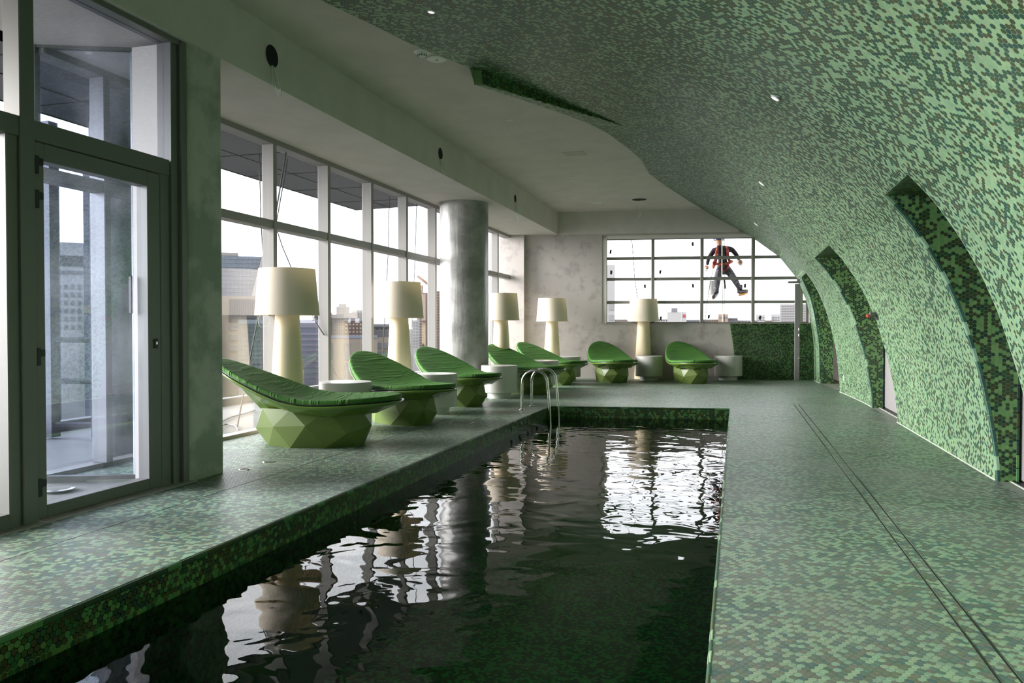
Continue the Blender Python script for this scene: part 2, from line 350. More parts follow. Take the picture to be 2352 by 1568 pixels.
U, V = lattice(PX0, PX1, -.75, -.04)
hexfield('pool_end', lambda u, v, cu, cv: np.stack([u, pool_end(u) - .0005, v], -1), U, V, tint_index(U, V, 22, .34), PAL_P, M['pool_tile'], tank, 'tile_field', near=1, clip=lambda a, b_, c, d: (np.clip(a, PX0, PX1), b_))
U, V = lattice(PX0, PX1, .6, 8.0)
hexfield('pool_bed', lambda u, v, cu, cv: np.stack([u, v, np.full_like(u, D)], -1), U, V, tint_index(U, V, 23, .4), PAL_P * 3.2, M['pool_tile'], tank, 'tile_field', near=1)
def coping(p0, p1, nin, name='coping_tile', L=.105, pal=PAL_P, m=None, parent=tank, w=.014, hh=.027, zfun=None):
    p0, p1 = np.array(p0), np.array(p1); n = max(1, int(round(np.linalg.norm(p1 - p0) / L)))
    for i in range(n):
        a, b_ = p0 + (p1 - p0) * (i + .015) / n, p0 + (p1 - p0) * (i + .985) / n
        sec = [(.0, .0015), (.35, .0012), (.72, -.002), (.93, -.008), (1, -.014), (1, -hh / 1), (0.0, -hh)]
        v = [(*(q[:2] + nin * s * w), z) for q in (a, b_) for s, z in sec]; ns = len(sec)
        f = [tuple(range(ns)), tuple(range(2 * ns - 1, ns - 1, -1))] + [(j, ns + j, ns + (j + 1) % ns, (j + 1) % ns) for j in range(ns)]
        o = mesh(name, v, f, m or M['pool_tile'], parent)
        t = o.data.attributes.new('tint', 'FLOAT_COLOR', 'FACE'); c = pal[random.choice([0, 2, 3, 3, 4, 5, 7, 5])] * random.uniform(.85, 1.1)
        t.data.foreach_set('color', np.tile(np.r_[c, 1], len(o.data.polygons)).astype(np.float32))
coping((PX0 - .011, 1.4), (PX0 - .011, e0), np.array([1, 0]))
coping((PX1 + .011, 1.4), (PX1 + .011, e1), np.array([-1, 0]), pal=PAL_W * .8)
coping((PX0, e0 + .011), (PX1, e1 + .011), np.array([0, -1]))
g = []; nx_, ny_ = 2, 2
wat = mesh('pool_water', [(PX0, -1.5, WZ), (PX1, -1.5, WZ), (PX1, e1, WZ), (PX0, e0, WZ)], [(0, 1, 2, 3)], M['water'])
tag(wat, 'dark rippled pool water mirroring the bright windows', 'water')

# ------------------------------------------------------------------ vault: right wall that curls over into the ceiling
A_LOW = np.array([(1.96, -.02), (1.957, .12), (1.935, .30), (1.885, .594), (1.837, .828), (1.775, 1.04), (1.702, 1.29), (1.59, 1.57), (1.466, 1.808), (1.30, 2.07), (1.136, 2.26)])
B_ALL = np.array([(1.70, -.02), (1.70, .4), (1.69, .85), (1.60, 1.5), (1.53, 1.83), (1.333, 2.33), (.944, 2.84), (.41, 3.25), (.02, 3.46), (-.35, 3.68), (-.67, 3.9)])
EDGE = np.array([(-4, -3.98), (3.5, -3.98), (4.6, -3.65), (5.82, -3.32), (6.4, -3.15), (7.0, -2.99), (7.84, -2.66), (8.6, -2.40), (9.6, -2.09), (10.9, -1.74), (11.8, -1.60), (12.7, -1.50), (13.98, -1.49), (15.28, -1.31), (17.08, -1.01), (18.94, -.67), (20, -.5)])
def edge_x(y): return np.interp(y, EDGE[:, 0], EDGE[:, 1])
def resample(Q, n):
    s = np.r_[0, np.cumsum(np.hypot(*np.diff(Q, axis=0).T))]; t = np.linspace(0, s[-1], n)
    return np.c_[np.interp(t, s, Q[:, 0]), np.interp(t, s, Q[:, 1])]
def profile(Y, n=240):
    t = np.linspace(0, 1, 60)[1:, None]; P0 = A_LOW[-1]; P1 = np.array([-.04, 3.70]); P2 = np.array([edge_x(Y), 3.9])
    a = resample(np.r_[A_LOW, (1 - t) ** 2 * P0 + 2 * t * (1 - t) * P1 + t ** 2 * P2], n)
    w_ = np.clip((Y - 13.) / 6., 0, 1); w_ = w_ * w_ * (3 - 2 * w_)
    q = a * (1 - w_) + resample(B_ALL, n) * w_
    t2 = np.clip((q[:, 1] - 2.9) / 1.0, 0, 1) ** 2; q[:, 0] += (edge_x(Y) - q[-1, 0]) * t2
    for _ in range(6): q[1:-1] = .25 * q[:-2] + .5 * q[1:-1] + .25 * q[2:]
    return q
YS = np.linspace(-4, 20, 241); TAB = np.stack([profile(y) for y in YS])
ARC = np.concatenate([np.zeros((len(YS), 1)), np.cumsum(np.hypot(np.diff(TAB[:, :, 0], axis=1), np.diff(TAB[:, :, 1], axis=1)), axis=1)], axis=1)
DU = .03; NU = int(ARC.max() / DU) + 2; UT = np.arange(NU) * DU
XU = np.stack([np.interp(UT, ARC[i], TAB[i, :, 0]) for i in range(len(YS))]); ZU = np.stack([np.interp(UT, ARC[i], TAB[i, :, 1]) for i in range(len(YS))]); LEN = ARC[:, -1]
def S0(u, y):
    fy = np.clip((y - YS[0]) / (YS[1] - YS[0]), 0, len(YS) - 1.001); iy = fy.astype(int); ty = fy - iy
    fu = np.clip(u / DU, 0, NU - 1.001); iu = fu.astype(int); tu = fu - iu
    gg = lambda T: (T[iy, iu] * (1 - tu) + T[iy, iu + 1] * tu) * (1 - ty) + (T[iy + 1, iu] * (1 - tu) + T[iy + 1, iu + 1] * tu) * ty
    return np.stack([gg(XU), y, gg(ZU)], -1)
def blen(y): return np.interp(y, YS, LEN)
SLOT = np.array([(7.84, -2.56), (8.85, -2.15), (9.6, -1.79), (10.35, -1.40)])
def slot_x(y): return np.interp(y, SLOT[:, 0], SLOT[:, 1])
def drop(y): return .155 * np.clip(1 - (y - 7.84) / 2.45, 0, 1)
def S(u, v, cu, cv):
    q = S0(u, v); c = S0(cu, cv)
    low = (cv > 7.84) & (cv < 10.3) & (c[:, 0] < slot_x(cv))
    q[:, 2] -= np.where(low, drop(np.maximum(v, 7.84)), 0); return q
def u_at(y, z): i = int(np.argmin(abs(YS - y))); return float(np.interp(z, TAB[i, :, 1], ARC[i]))
UTOP = [u_at((a + b_) / 2, ZT) for a, b_ in NICHE]
VEND = 19.25
ylines = np.unique(np.round(np.r_[np.arange(-4, VEND + .01, .08), np.ravel(NICHE), 7.84], 4)); ylines = ylines[ylines <= VEND]
ulines = np.unique(np.round(np.r_[np.arange(0, LEN.max() + .05, .06), UTOP], 4))
vv = []; ff = []
for a, b_ in zip(ylines[:-1], ylines[1:]):
    ym = (a + b_) / 2
    if b_ - a < 1e-3: continue
    nz = next((k for k, q in enumerate(NICHE) if q[0] < ym < q[1]), None); L0, L1 = blen(a), blen(b_)
    for u0, u1 in zip(ulines[:-1], ulines[1:]):
        um = (u0 + u1) / 2
        if nz is not None and um < UTOP[nz]: continue
        if u0 > max(L0, L1): continue
        uu = np.array([min(u0, L0), min(u0, L1), min(u1, L1), min(u1, L0)]); yy = np.array([a, b_, b_, a])
        q = S(uu, yy, np.full(4, um), np.full(4, ym)); n = len(vv); vv += [tuple(x) for x in q]; ff.append((n, n + 1, n + 2, n + 3))
wall_right = mesh('wall_right', vv, ff, M['grout'], kind='structure')
wall_right['label'] = 'green mosaic wall curling over into a vaulted ceiling'
U, V = lattice(.01, LEN.max(), .6, VEND)
k = U < blen(V) - .008
for (a, b_), ut in zip(NICHE, UTOP): k &= ~((V > a) & (V < b_) & (U < ut))
U, V = U[k], V[k]
def vclip(uu, vv_, cu, cv):
    uu = np.maximum(uu, .012)
    for (a, b_), ut in zip(NICHE, UTOP):
        low = (cu < ut)[:, None]
        vv_ = np.where(low & (cv <= a)[:, None] & (cv > a - .05)[:, None], np.minimum(vv_, a), vv_); vv_ = np.where(low & (cv >= b_)[:, None] & (cv < b_ + .05)[:, None], np.maximum(vv_, b_ + .02), vv_)
        inn = ((cv > a) & (cv < b_) & (cu < ut + .05))[:, None]; uu = np.where(inn, np.maximum(uu, ut + .004), uu)
    return uu, vv_
hexfield('vault', S, U, V, tint_index(U, V, 31, .5, .07 - .075 * np.clip(U - 1.5, 0, 3)), PAL_W * .92, M['wall_tile'], wall_right, 'tile_field', near=6.5, parts=200, clip=vclip)  # fewer light tiles higher up: shade of the upper vault put into the tile mix
# lip between ceiling and vault, hanging strip beside the slot
ZC = 3.92
vv = []; ff = []
for i, y in enumerate(ylines):
    q = S0(np.array([blen(y)]), np.array([y]))[0]; d_ = float(drop(y)) if 7.84 <= y < 10.3 else 0
    vv += [(q[0] - .002, y, q[2] - d_), (q[0] - .002, y, ZC + .01)]
    if i: n = 2 * i; ff.append((n - 2, n, n + 1, n - 1))
mesh('vault_lip', vv, ff, M['grout'], wall_right)
ys_ = np.linspace(7.84, 10.29, 26)
def on_vault(x, y):
    iy = int(np.argmin(abs(YS - y))); return float(np.interp(-x, -TAB[iy, :, 0], TAB[iy, :, 1])) if True else 0
ridge = [(float(slot_x(y)), y, on_vault(slot_x(y), y)) for y in ys_]
vv = []; ff = []
for i, (x, y, z) in enumerate(ridge):
    vv += [(x, y, z + .004), (x, y, z - float(drop(y)))]
    if i: n = 2 * i; ff.append((n - 2, n - 1, n + 1, n))
x0 = float(edge_x(7.84)); n = len(vv); zz = ridge[0][2]
vv += [(x0, 7.84, ZC), (ridge[0][0], 7.84, zz + .005), (ridge[0][0], 7.84, zz - .155), (x0, 7.84, 3.9 - .155)]; ff.append((n, n + 1, n + 2, n + 3))
slot = mesh('slot_face', vv, ff, M['pool_grout'], wall_right)
ridge_len = 2.45
U, V = lattice(7.85, 10.25, -.16, -.01)
k = V > -drop(U) + .012; U, V = U[k], V[k]
rx = np.array([r_[0] for r_ in ridge]); rz = np.array([r_[2] for r_ in ridge])
hexfield('slot', lambda u, v, cu, cv: np.stack([np.interp(u, ys_, rx) + .0005, u, np.interp(u, ys_, rz) + v], -1), U, V, tint_index(U, V, 41, .3), PAL_P, M['wall_tile'], wall_right, 'slot_tiles', near=1)
# niches: soffit, far reveal with mosaic, edge tiles, recessed door panel
BX = 2.09
def tinted(o, c):
    t = o.data.attributes.new('tint', 'FLOAT_COLOR', 'FACE'); t.data.foreach_set('color', np.tile(np.r_[c, 1], len(o.data.polygons)).astype(np.float32)); return o
for kk, ((a, b_), ut) in enumerate(zip(NICHE, UTOP)):
    us = np.linspace(0, ut, 40); pr = S0(us, np.full(40, b_)); pn = S0(us, np.full(40, a))
    xf, xn = pr[-1][0], pn[-1][0]; zt = float(pr[-1][2])
    back = BX if kk < 2 else BX - .1
    def reveal(pp, y, s):
        v = [(q[0], y, q[2]) for q in pp] + [(back, y, zt), (back, y, -.02)]
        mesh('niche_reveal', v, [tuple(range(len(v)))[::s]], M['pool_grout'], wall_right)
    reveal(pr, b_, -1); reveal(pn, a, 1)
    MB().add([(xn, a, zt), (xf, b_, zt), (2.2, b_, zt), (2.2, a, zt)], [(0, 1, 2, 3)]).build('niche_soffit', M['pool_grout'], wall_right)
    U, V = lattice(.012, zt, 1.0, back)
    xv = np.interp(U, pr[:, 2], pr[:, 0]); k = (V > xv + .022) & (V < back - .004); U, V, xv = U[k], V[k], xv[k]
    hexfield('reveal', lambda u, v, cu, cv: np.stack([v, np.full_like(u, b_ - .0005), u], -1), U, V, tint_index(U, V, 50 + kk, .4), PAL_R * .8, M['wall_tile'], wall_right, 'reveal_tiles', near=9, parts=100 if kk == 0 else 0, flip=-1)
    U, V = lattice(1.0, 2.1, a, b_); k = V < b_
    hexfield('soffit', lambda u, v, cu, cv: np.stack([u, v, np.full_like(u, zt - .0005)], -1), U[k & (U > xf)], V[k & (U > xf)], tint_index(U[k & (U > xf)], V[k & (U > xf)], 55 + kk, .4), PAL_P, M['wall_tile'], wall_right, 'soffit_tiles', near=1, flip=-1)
    # edge tiles along the curved arris and the straight back arris
    ne = int(ut / .103)
    for i in range(ne):
        ua, ub = ut * (i + .02) / ne, ut * (i + .98) / ne; q = S0(np.linspace(ua, ub, 4), np.full(4, b_)); tg = S0(np.linspace(ua, ub, 4) + .01, np.full(4, b_)) - q
        v = []
        for p_, t_ in zip(q, tg):
            t_ = t_ / np.linalg.norm(t_); nn_ = np.array([-t_[2], 0, t_[0]])      # into the room
            v += [p_ + np.array([0, .024, 0]) + nn_ * .0035, p_ + np.array([0, .008, 0]) + nn_ * .003, p_ + np.array([0, 0, 0]) - nn_ * .004 + np.array([0, -.0025, 0]), p_ - nn_ * .022 + np.array([0, -.003, 0])]
        f = [(4 * i_ + j, 4 * i_ + j + 1, 4 * i_ + j + 5, 4 * i_ + j + 4) for i_ in range(3) for j in range(3)]
        tinted(mesh('edge_tile', v, f, M['wall_tile'], wall_right), PAL_W[random.choice([0, 1, 3, 4, 4, 7, 3])] * random.uniform(.9, 1.1) * (.9, .9, 1.1))
    nb = int(zt / .104) if kk < 2 else 0
    for i in range(nb):
        z0, z1 = zt * (i + .015) / nb, zt * (i + .985) / nb
        if z1 > np.interp(back, pr[::-1, 0], pr[::-1, 2]) + 2.2: continue
        o = MB().box(back - .001, back + .022, b_ - .003, b_ + .02, z0, z1, .004).build('edge_tile', M['wall_tile'], wall_right)
        tinted(o, PAL_P[random.choice([0, 2, 3, 4, 5, 7])] * random.uniform(.9, 1.3))
    if kk < 2:
        dr = MB().box(2.13, 2.17, a - .1, b_ + .25, .012, zt, .004).build('door_%d' % (kk + 3), M['door_white'], kind='structure')
        MB().box(2.05, 2.065, a, b_, -.001, .006).build('threshold_strip', M['sealant'], dr)
        MB().box(2.065, 2.13, a, b_, -.004, .002).build('floor_gap', M['black'], dr)
# sealant bead along the foot of each pier
for a, b_ in ((-1, 6.0), (6.93, 10.85), (12.78, 15.7), (18.03, 19.0)):
    yy = np.linspace(a, b_, 20); q = S0(np.zeros(20), yy)
    MB().tube([(p_[0] - .004, p_[1], .003) for p_ in q], .007, 6).build('sealant_bead', M['sealant'], wall_right)

# ------------------------------------------------------------------ ceiling, bulkheads, plain walls
yl = [y for y in ylines if y <= 19.0]
vv = []; ff = []
for i, y in enumerate(yl):
    vv += [(-4.12, y, ZC), (float(S0(np.array([blen(y)]), np.array([y]))[0][0]) + .002, y, ZC)]
    if i: n = 2 * i; ff.append((n - 2, n - 1, n + 1, n))
ceiling = mesh('ceiling', vv, ff, M['plaster'], kind='structure')
MB().box(-5.6, 3.2, -4.2, 21.2, 4.2, 4.4).build('roof_slab', M['concrete'], ceiling)
ZB, XB = 3.40, -4.07
trim_1 = MB().add([(XB, -4, ZB), (XB, 18.4, ZB), (XB, 18.4, ZC + .01), (XB, -4, ZC + .01), (-5.45, -4, ZB), (-5.45, 18.3, ZB)], [(0, 3, 2, 1), (0, 1, 5, 4)]).build('trim_1', M['plaster'], kind='structure')
MB().box(-5.45, -5.25, -4, 18.4, ZB, 4.25).build('spandrel', M['plaster'], trim_1)
MB(FAR).box(-.05, fs(.03), -.10, .05, 3.40, ZC + .02).build('trim_2', M['plaster'], kind='structure')
# far wall round its window opening
OX0, OX1, OZ0, OZ1 = fs(-3.06), fs(1.60), 1.303, 3.36
mb = MB(FAR)
mb.box(fs(-5.7), OX0, 0, .30, -.1, 4.25).box(OX1, fs(3.2), 0, .30, -.1, 4.25).box(OX0, OX1, 0, .30, -.1, OZ0).box(OX0, OX1, 0, .30, OZ1, 4.25)
wall_far = mb.build('wall_far', M['concrete'], kind='structure')
# mosaic dado behind the shower
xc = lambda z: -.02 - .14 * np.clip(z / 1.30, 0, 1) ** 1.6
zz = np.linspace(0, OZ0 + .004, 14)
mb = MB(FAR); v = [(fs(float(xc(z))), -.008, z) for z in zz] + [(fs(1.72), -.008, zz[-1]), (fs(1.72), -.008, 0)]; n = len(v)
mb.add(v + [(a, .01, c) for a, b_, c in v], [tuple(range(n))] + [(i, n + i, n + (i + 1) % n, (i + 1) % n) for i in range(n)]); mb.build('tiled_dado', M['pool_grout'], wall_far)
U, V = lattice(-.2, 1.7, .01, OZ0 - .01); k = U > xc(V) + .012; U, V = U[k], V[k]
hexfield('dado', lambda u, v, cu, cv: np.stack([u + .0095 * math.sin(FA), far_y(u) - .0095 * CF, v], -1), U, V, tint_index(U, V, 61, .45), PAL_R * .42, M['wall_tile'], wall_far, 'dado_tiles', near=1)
# far window: frame, mullions, transoms, panes
window_2 = MB(FAR).box(OX0, OX1, .11, .19, OZ0 - .002, OZ0 + .025).box(OX0, OX1, .11, .19, OZ1 - .09, OZ1).box(OX0, OX0 + .12, .11, .19, OZ0, OZ1).box(OX1 - .05, OX1, .11, .19, OZ0, OZ1).build('window_2', M['alu_light'], kind='structure')
MB(FAR).box(OX0 + .002, OX0 + .105, .015, .108, OZ0, OZ1 - .002).box(OX0 + .002, OX1 - .002, .015, .108, OZ1 - .075, OZ1 - .002).build('reveal_lining', M['reveal'], window_2)
mx_ = [fs(x) for x in (-1.885, -.77, .377, 1.437)]; mz_ = [1.795, 2.343, 2.832]
for x in mx_: MB(FAR).box(x - .038, x + .038, .085, .20, OZ0, OZ1, .006).build('mullion', M['alu_light'], window_2)
for z in mz_: MB(FAR).box(OX0 + .05, OX1 - .03, .10, .19, z - .035, z + .035, .006).build('transom', M['alu_light'], window_2)
gx = [OX0 + .11] + mx_ + [OX1 - .05]; gz = [OZ0 + .03] + mz_ + [OZ1 - .075]
for i in range(5):
    for j in range(4): MB(FAR).box(gx[i], gx[i + 1], .148, .154, gz[j], gz[j + 1]).build('pane', M['glass'], window_2)
MB(FAR).box(OX0 - .02, OX1, -.02, .12, OZ0 - .012, OZ0 + .001, .004).build('sill', M['concrete'], window_2)
# left glazing
window_1 = MB().box(-5.38, -5.24, 4.9, 18.25, -.03, .035).box(-5.38, -5.2, 4.9, 18.25, ZB - .06, ZB + .02).build('window_1', M['alu'], kind='structure')
MY = [5.54, 6.81, 8.09, 9.36, 10.64, 11.92, 13.20, 14.47, 15.74, 17.02, 18.2]
for y in MY: MB().box(-5.36, -5.20, y - .035, y + .035, .03, ZB - .05, .008).build('mullion', M['alu'], window_1)
MB().box(-5.35, -5.21, 4.9, 18.25, 2.355, 2.455, .008).build('transom', M['alu'], window_1)
yb = [4.9] + MY
for a, b_ in zip(yb[:-1], yb[1:]):
    for z0, z1 in ((.03, 2.36), (2.45, ZB - .05)): MB().box(-5.30, -5.292, a + .03, b_ - .03, z0, z1).build('pane', M['glass'], window_1)
# side pier at the far end of the glazing, back wall, outer shell of the right side
MB().box(-5.6, -4.86, 17.98, 18.3, -.1, ZB + .05).build('wall_left', M['concrete'], kind='structure')
MB().box(-5.6, 3.4, -4.3, -4.0, -.1, 4.3).build('wall_back', M['concrete'], kind='structure')
MB().box(3.2, 3.4, -4.3, 20, -.2, 4.4).build('wall_service', M['concrete'], kind='structure')
# concrete pier between doors and glazing
def rbox(x0, x1, y0, y1, r, z0, z1, n=6):
    pts = []
    for cx, cy_, a0 in ((x1 - r, y1 - r, 0), (x0 + r, y1 - r, 90), (x0 + r, y0 + r, 180), (x1 - r, y0 + r, 270)):
        for k in range(n + 1): a = math.radians(a0 + 90 * k / n); pts.append((cx + r * math.cos(a), cy_ + r * math.sin(a)))
    m_ = len(pts); return [(x, y, z) for z in (z0, z1) for x, y in pts], [(i, (i + 1) % m_, m_ + (i + 1) % m_, m_ + i) for i in range(m_)] + [tuple(range(m_))[::-1], tuple(range(m_, 2 * m_))]
pier = mesh('concrete_pier', *rbox(-4.66, -4.085, 5.16, 5.61, .07, -.02, ZB + .02), M['pier'], smooth=False); smooth_by_angle(pier, 40)
tag(pier, 'stained square concrete pier between glass door and window wall', 'pillar')
col = MB().lathe([(.432, 0), (.432, ZB + .02)], 64, (-4.66, 13.17, 0)).build('round_column', M['column']); smooth_by_angle(col)
tag(col, 'thick round polished concrete column standing among the loungers', 'column')

# ------------------------------------------------------------------ glazed doors on the near left
X = -4.2
def frame_box(mb, y0, y1, z0, z1, x0=-.05, x1=.05, b=.005): return mb.box(X + x0, X + x1, y0, y1, z0, z1, b)
d1 = empty('door_1'); d1['kind'] = 'structure'
frame_box(MB(), 3.835, 3.905, .01, 2.345).build('stile', M['alu_dark'], d1); frame_box(MB(), 4.795, 4.925, .01, 2.345).build('stile', M['alu_dark'], d1)
frame_box(MB(), 3.905, 4.795, 2.235, 2.345).build('rail', M['alu_dark'], d1); frame_box(MB(), 3.905, 4.795, .01, .088).build('rail', M['alu_dark'], d1)
MB().box(X - .006, X + .006, 3.9, 4.8, .08, 2.24).build('pane', M['glass_dirty'], d1)
for z in (.21, 1.02, 1.99, 2.20):
    h_ = MB().box(X + .05, X + .075, 3.82, 3.85, z - .055, z + .055, .004).build('hinge', M['black'], d1)
    MB().box(X + .05, X + .07, 3.85, 3.885, z + .0, z + .045, .003).build('hinge_leaf', M['black'], h_)
lk = MB().box(X + .05, X + .062, 4.845, 4.885, 1.045, 1.115, .012).build('lock', M['black'], d1); MB().box(X + .062, X + .064, 4.857, 4.873, 1.075, 1.095).build('cylinder', M['chrome'], lk)
MB().box(X - .10, X - .07, 4.765, 4.78, 1.30, 1.58, .006).build('pull_handle', M['black'], d1)
w3 = empty('window_3'); w3['kind'] = 'structure'
for y0, y1, z1, x1 in ((4.93, 5.025, 2.36, .05), (5.03, 5.10, ZB, .07), (5.105, 5.17, ZB, .10)): frame_box(MB(), y0, y1, 0, z1, -.06, x1).build('jamb', M['alu_dark'], w3)
frame_box(MB(), 3.72, 3.825, 0, ZB, -.06, .07).build('post', M['alu_dark'], w3)
frame_box(MB(), -4, 5.02, 2.35, 2.47, -.06, .06).build('transom', M['alu_dark'], w3)
frame_box(MB(), -4, 5.1, ZB - .04, ZB + .03, -.06, .09).build('head', M['alu_dark'], w3)
for z0, z1 in ((2.47, ZB - .04), (.02, 2.3)): MB().box(X - .30, X - .07, 5.045, 5.06, z0, z1).build('outer_jamb', M['reveal'], w3)
MB().box(X - .006, X + .006, 3.82, 5.03, 2.47, ZB - .04).build('pane', M['glass_dirty'], w3)
for k, (y0, y1) in enumerate(((2.42, 3.72), (1.02, 2.34), (-.38, .94), (-1.78, -.46), (-3.2, -1.86))):
    for a, b_ in ((y0, y0 + .08), (y1 - .08, y1)): frame_box(MB(), a, b_, 0, 2.35).build('stile', M['alu_dark'], w3)
    frame_box(MB(), y0 + .08, y1 - .08, 0, .09).build('rail', M['alu_dark'], w3); frame_box(MB(), y1 + .002, y1 + .078, 0, ZB, -.055, .055).build('post', M['alu_dark'], w3) if k else None
    for z0, z1 in ((.09, 2.35), (2.47, ZB - .04)): MB().box(X - .006, X + .006, y0 + .06, y1 - .06, z0, z1).build('pane', M['glass'], w3)

# ------------------------------------------------------------------ outside: terrace, soffit, outer column, screen
terr = MB().box(-7.6, -5.34, -4, 19, -.2, -.02).add([(x, y, z) for z in (-.2, -.02) for x, y in ((-5.34, -4), (-4.25, -4), (-4.25, 5.2), (-4.5, 5.18), (-5.34, 4.86))], [(4, 3, 2, 1, 0), (5, 6, 7, 8, 9)] + [(i, (i + 1) % 5, 5 + (i + 1) % 5, 5 + i) for i in range(5)]).build('terrace_slab', M['terrace']); tag(terr, 'pale grey terrace floor outside the window wall', 'terrace')
kb = MB().box(-7.75, -7.6, -4, 19, -.2, .10, .01).build('terrace_kerb', M['terrace']); tag(kb, 'low grey kerb along the outer edge of the terrace', 'kerb')
sof = MB().add([(-7.05, -3.95, 3.45), (-5.38, -3.95, 3.45), (-5.38, 13.5, 3.45), (-5.55, 13.5, 3.45), (-7.05, 13.7, 3.45)], [(0, 1, 2, 3, 4)]).build('outdoor_soffit', M['soffit'])
tag(sof, 'dark grey panelled soffit hanging over the terrace', 'soffit')
for y in np.arange(-3.8, 13.6, 1.27): MB().box(-7.05, -5.4, y - .006, y + .006, 3.444, 3.4505).build('panel_joint', M['void'], sof)
MB().box(-6.28, -6.268, -3.95, 13.6, 3.444, 3.4505).build('panel_joint', M['void'], sof)
MB().box(-7.05, -7.0, -3.95, 13.7, 3.45, 4.3).add([(-5.4, -3.95, 3.46), (-4.2, -3.95, 3.46), (-4.2, 5.2, 3.46), (-5.4, 5.2, 3.46)], [(0, 1, 2, 3)]).build('fascia', M['soffit'], sof)
oc = MB().lathe([(.21, -.02), (.21, 3.45)], 40, (-5.66, 6.12, 0)).build('outdoor_column', M['column']); smooth_by_angle(oc); tag(oc, 'round concrete column on the terrace seen through the glass door', 'column')
w4 = empty('window_4'); w4['kind'] = 'structure'
A4, B4 = np.array([-4.5, 5.2]), np.array([-5.32, 4.88]); ang4 = math.atan2(*(B4 - A4)[::-1]); L4 = float(np.linalg.norm(B4 - A4)); FR4 = (*A4, ang4)
MB(FR4).box(0, L4, -.03, .03, -.02, .03).build('rail', M['alu_dark'], w4); MB(FR4).box(0, L4, -.03, .03, 3.38, 3.45).build('rail', M['alu_dark'], w4)
MB(FR4).box(L4 - .06, L4, -.04, .04, 0, 3.45).build('post', M['alu_dark'], w4); MB(FR4).box(.02, L4 - .05, -.005, .005, .03, 3.38).build('pane', M['glass_dirty'], w4)
# screen of dark posts at the terrace edge
scr = empty('terrace_screen'); tag(scr, 'dark framed screen at the terrace edge behind the glass door', 'screen')
for px in (117, 228): p_ = at(px, 800, 8.6); MB().box(p_[0] - .06, p_[0] + .06, p_[1] - .06, p_[1] + .06, 0, 3.44).build('post', M['soffit'], scr)
pa, pb = at(117, 800, 8.6), at(228, 800, 8.6)
for py in (780, 875, 975):
    z = at(170, py, 8.6)[2]; MB().tube([(pa[0], pa[1], z), (pb[0], pb[1], z)], .032, 6).build('rail', M['soffit'], scr)

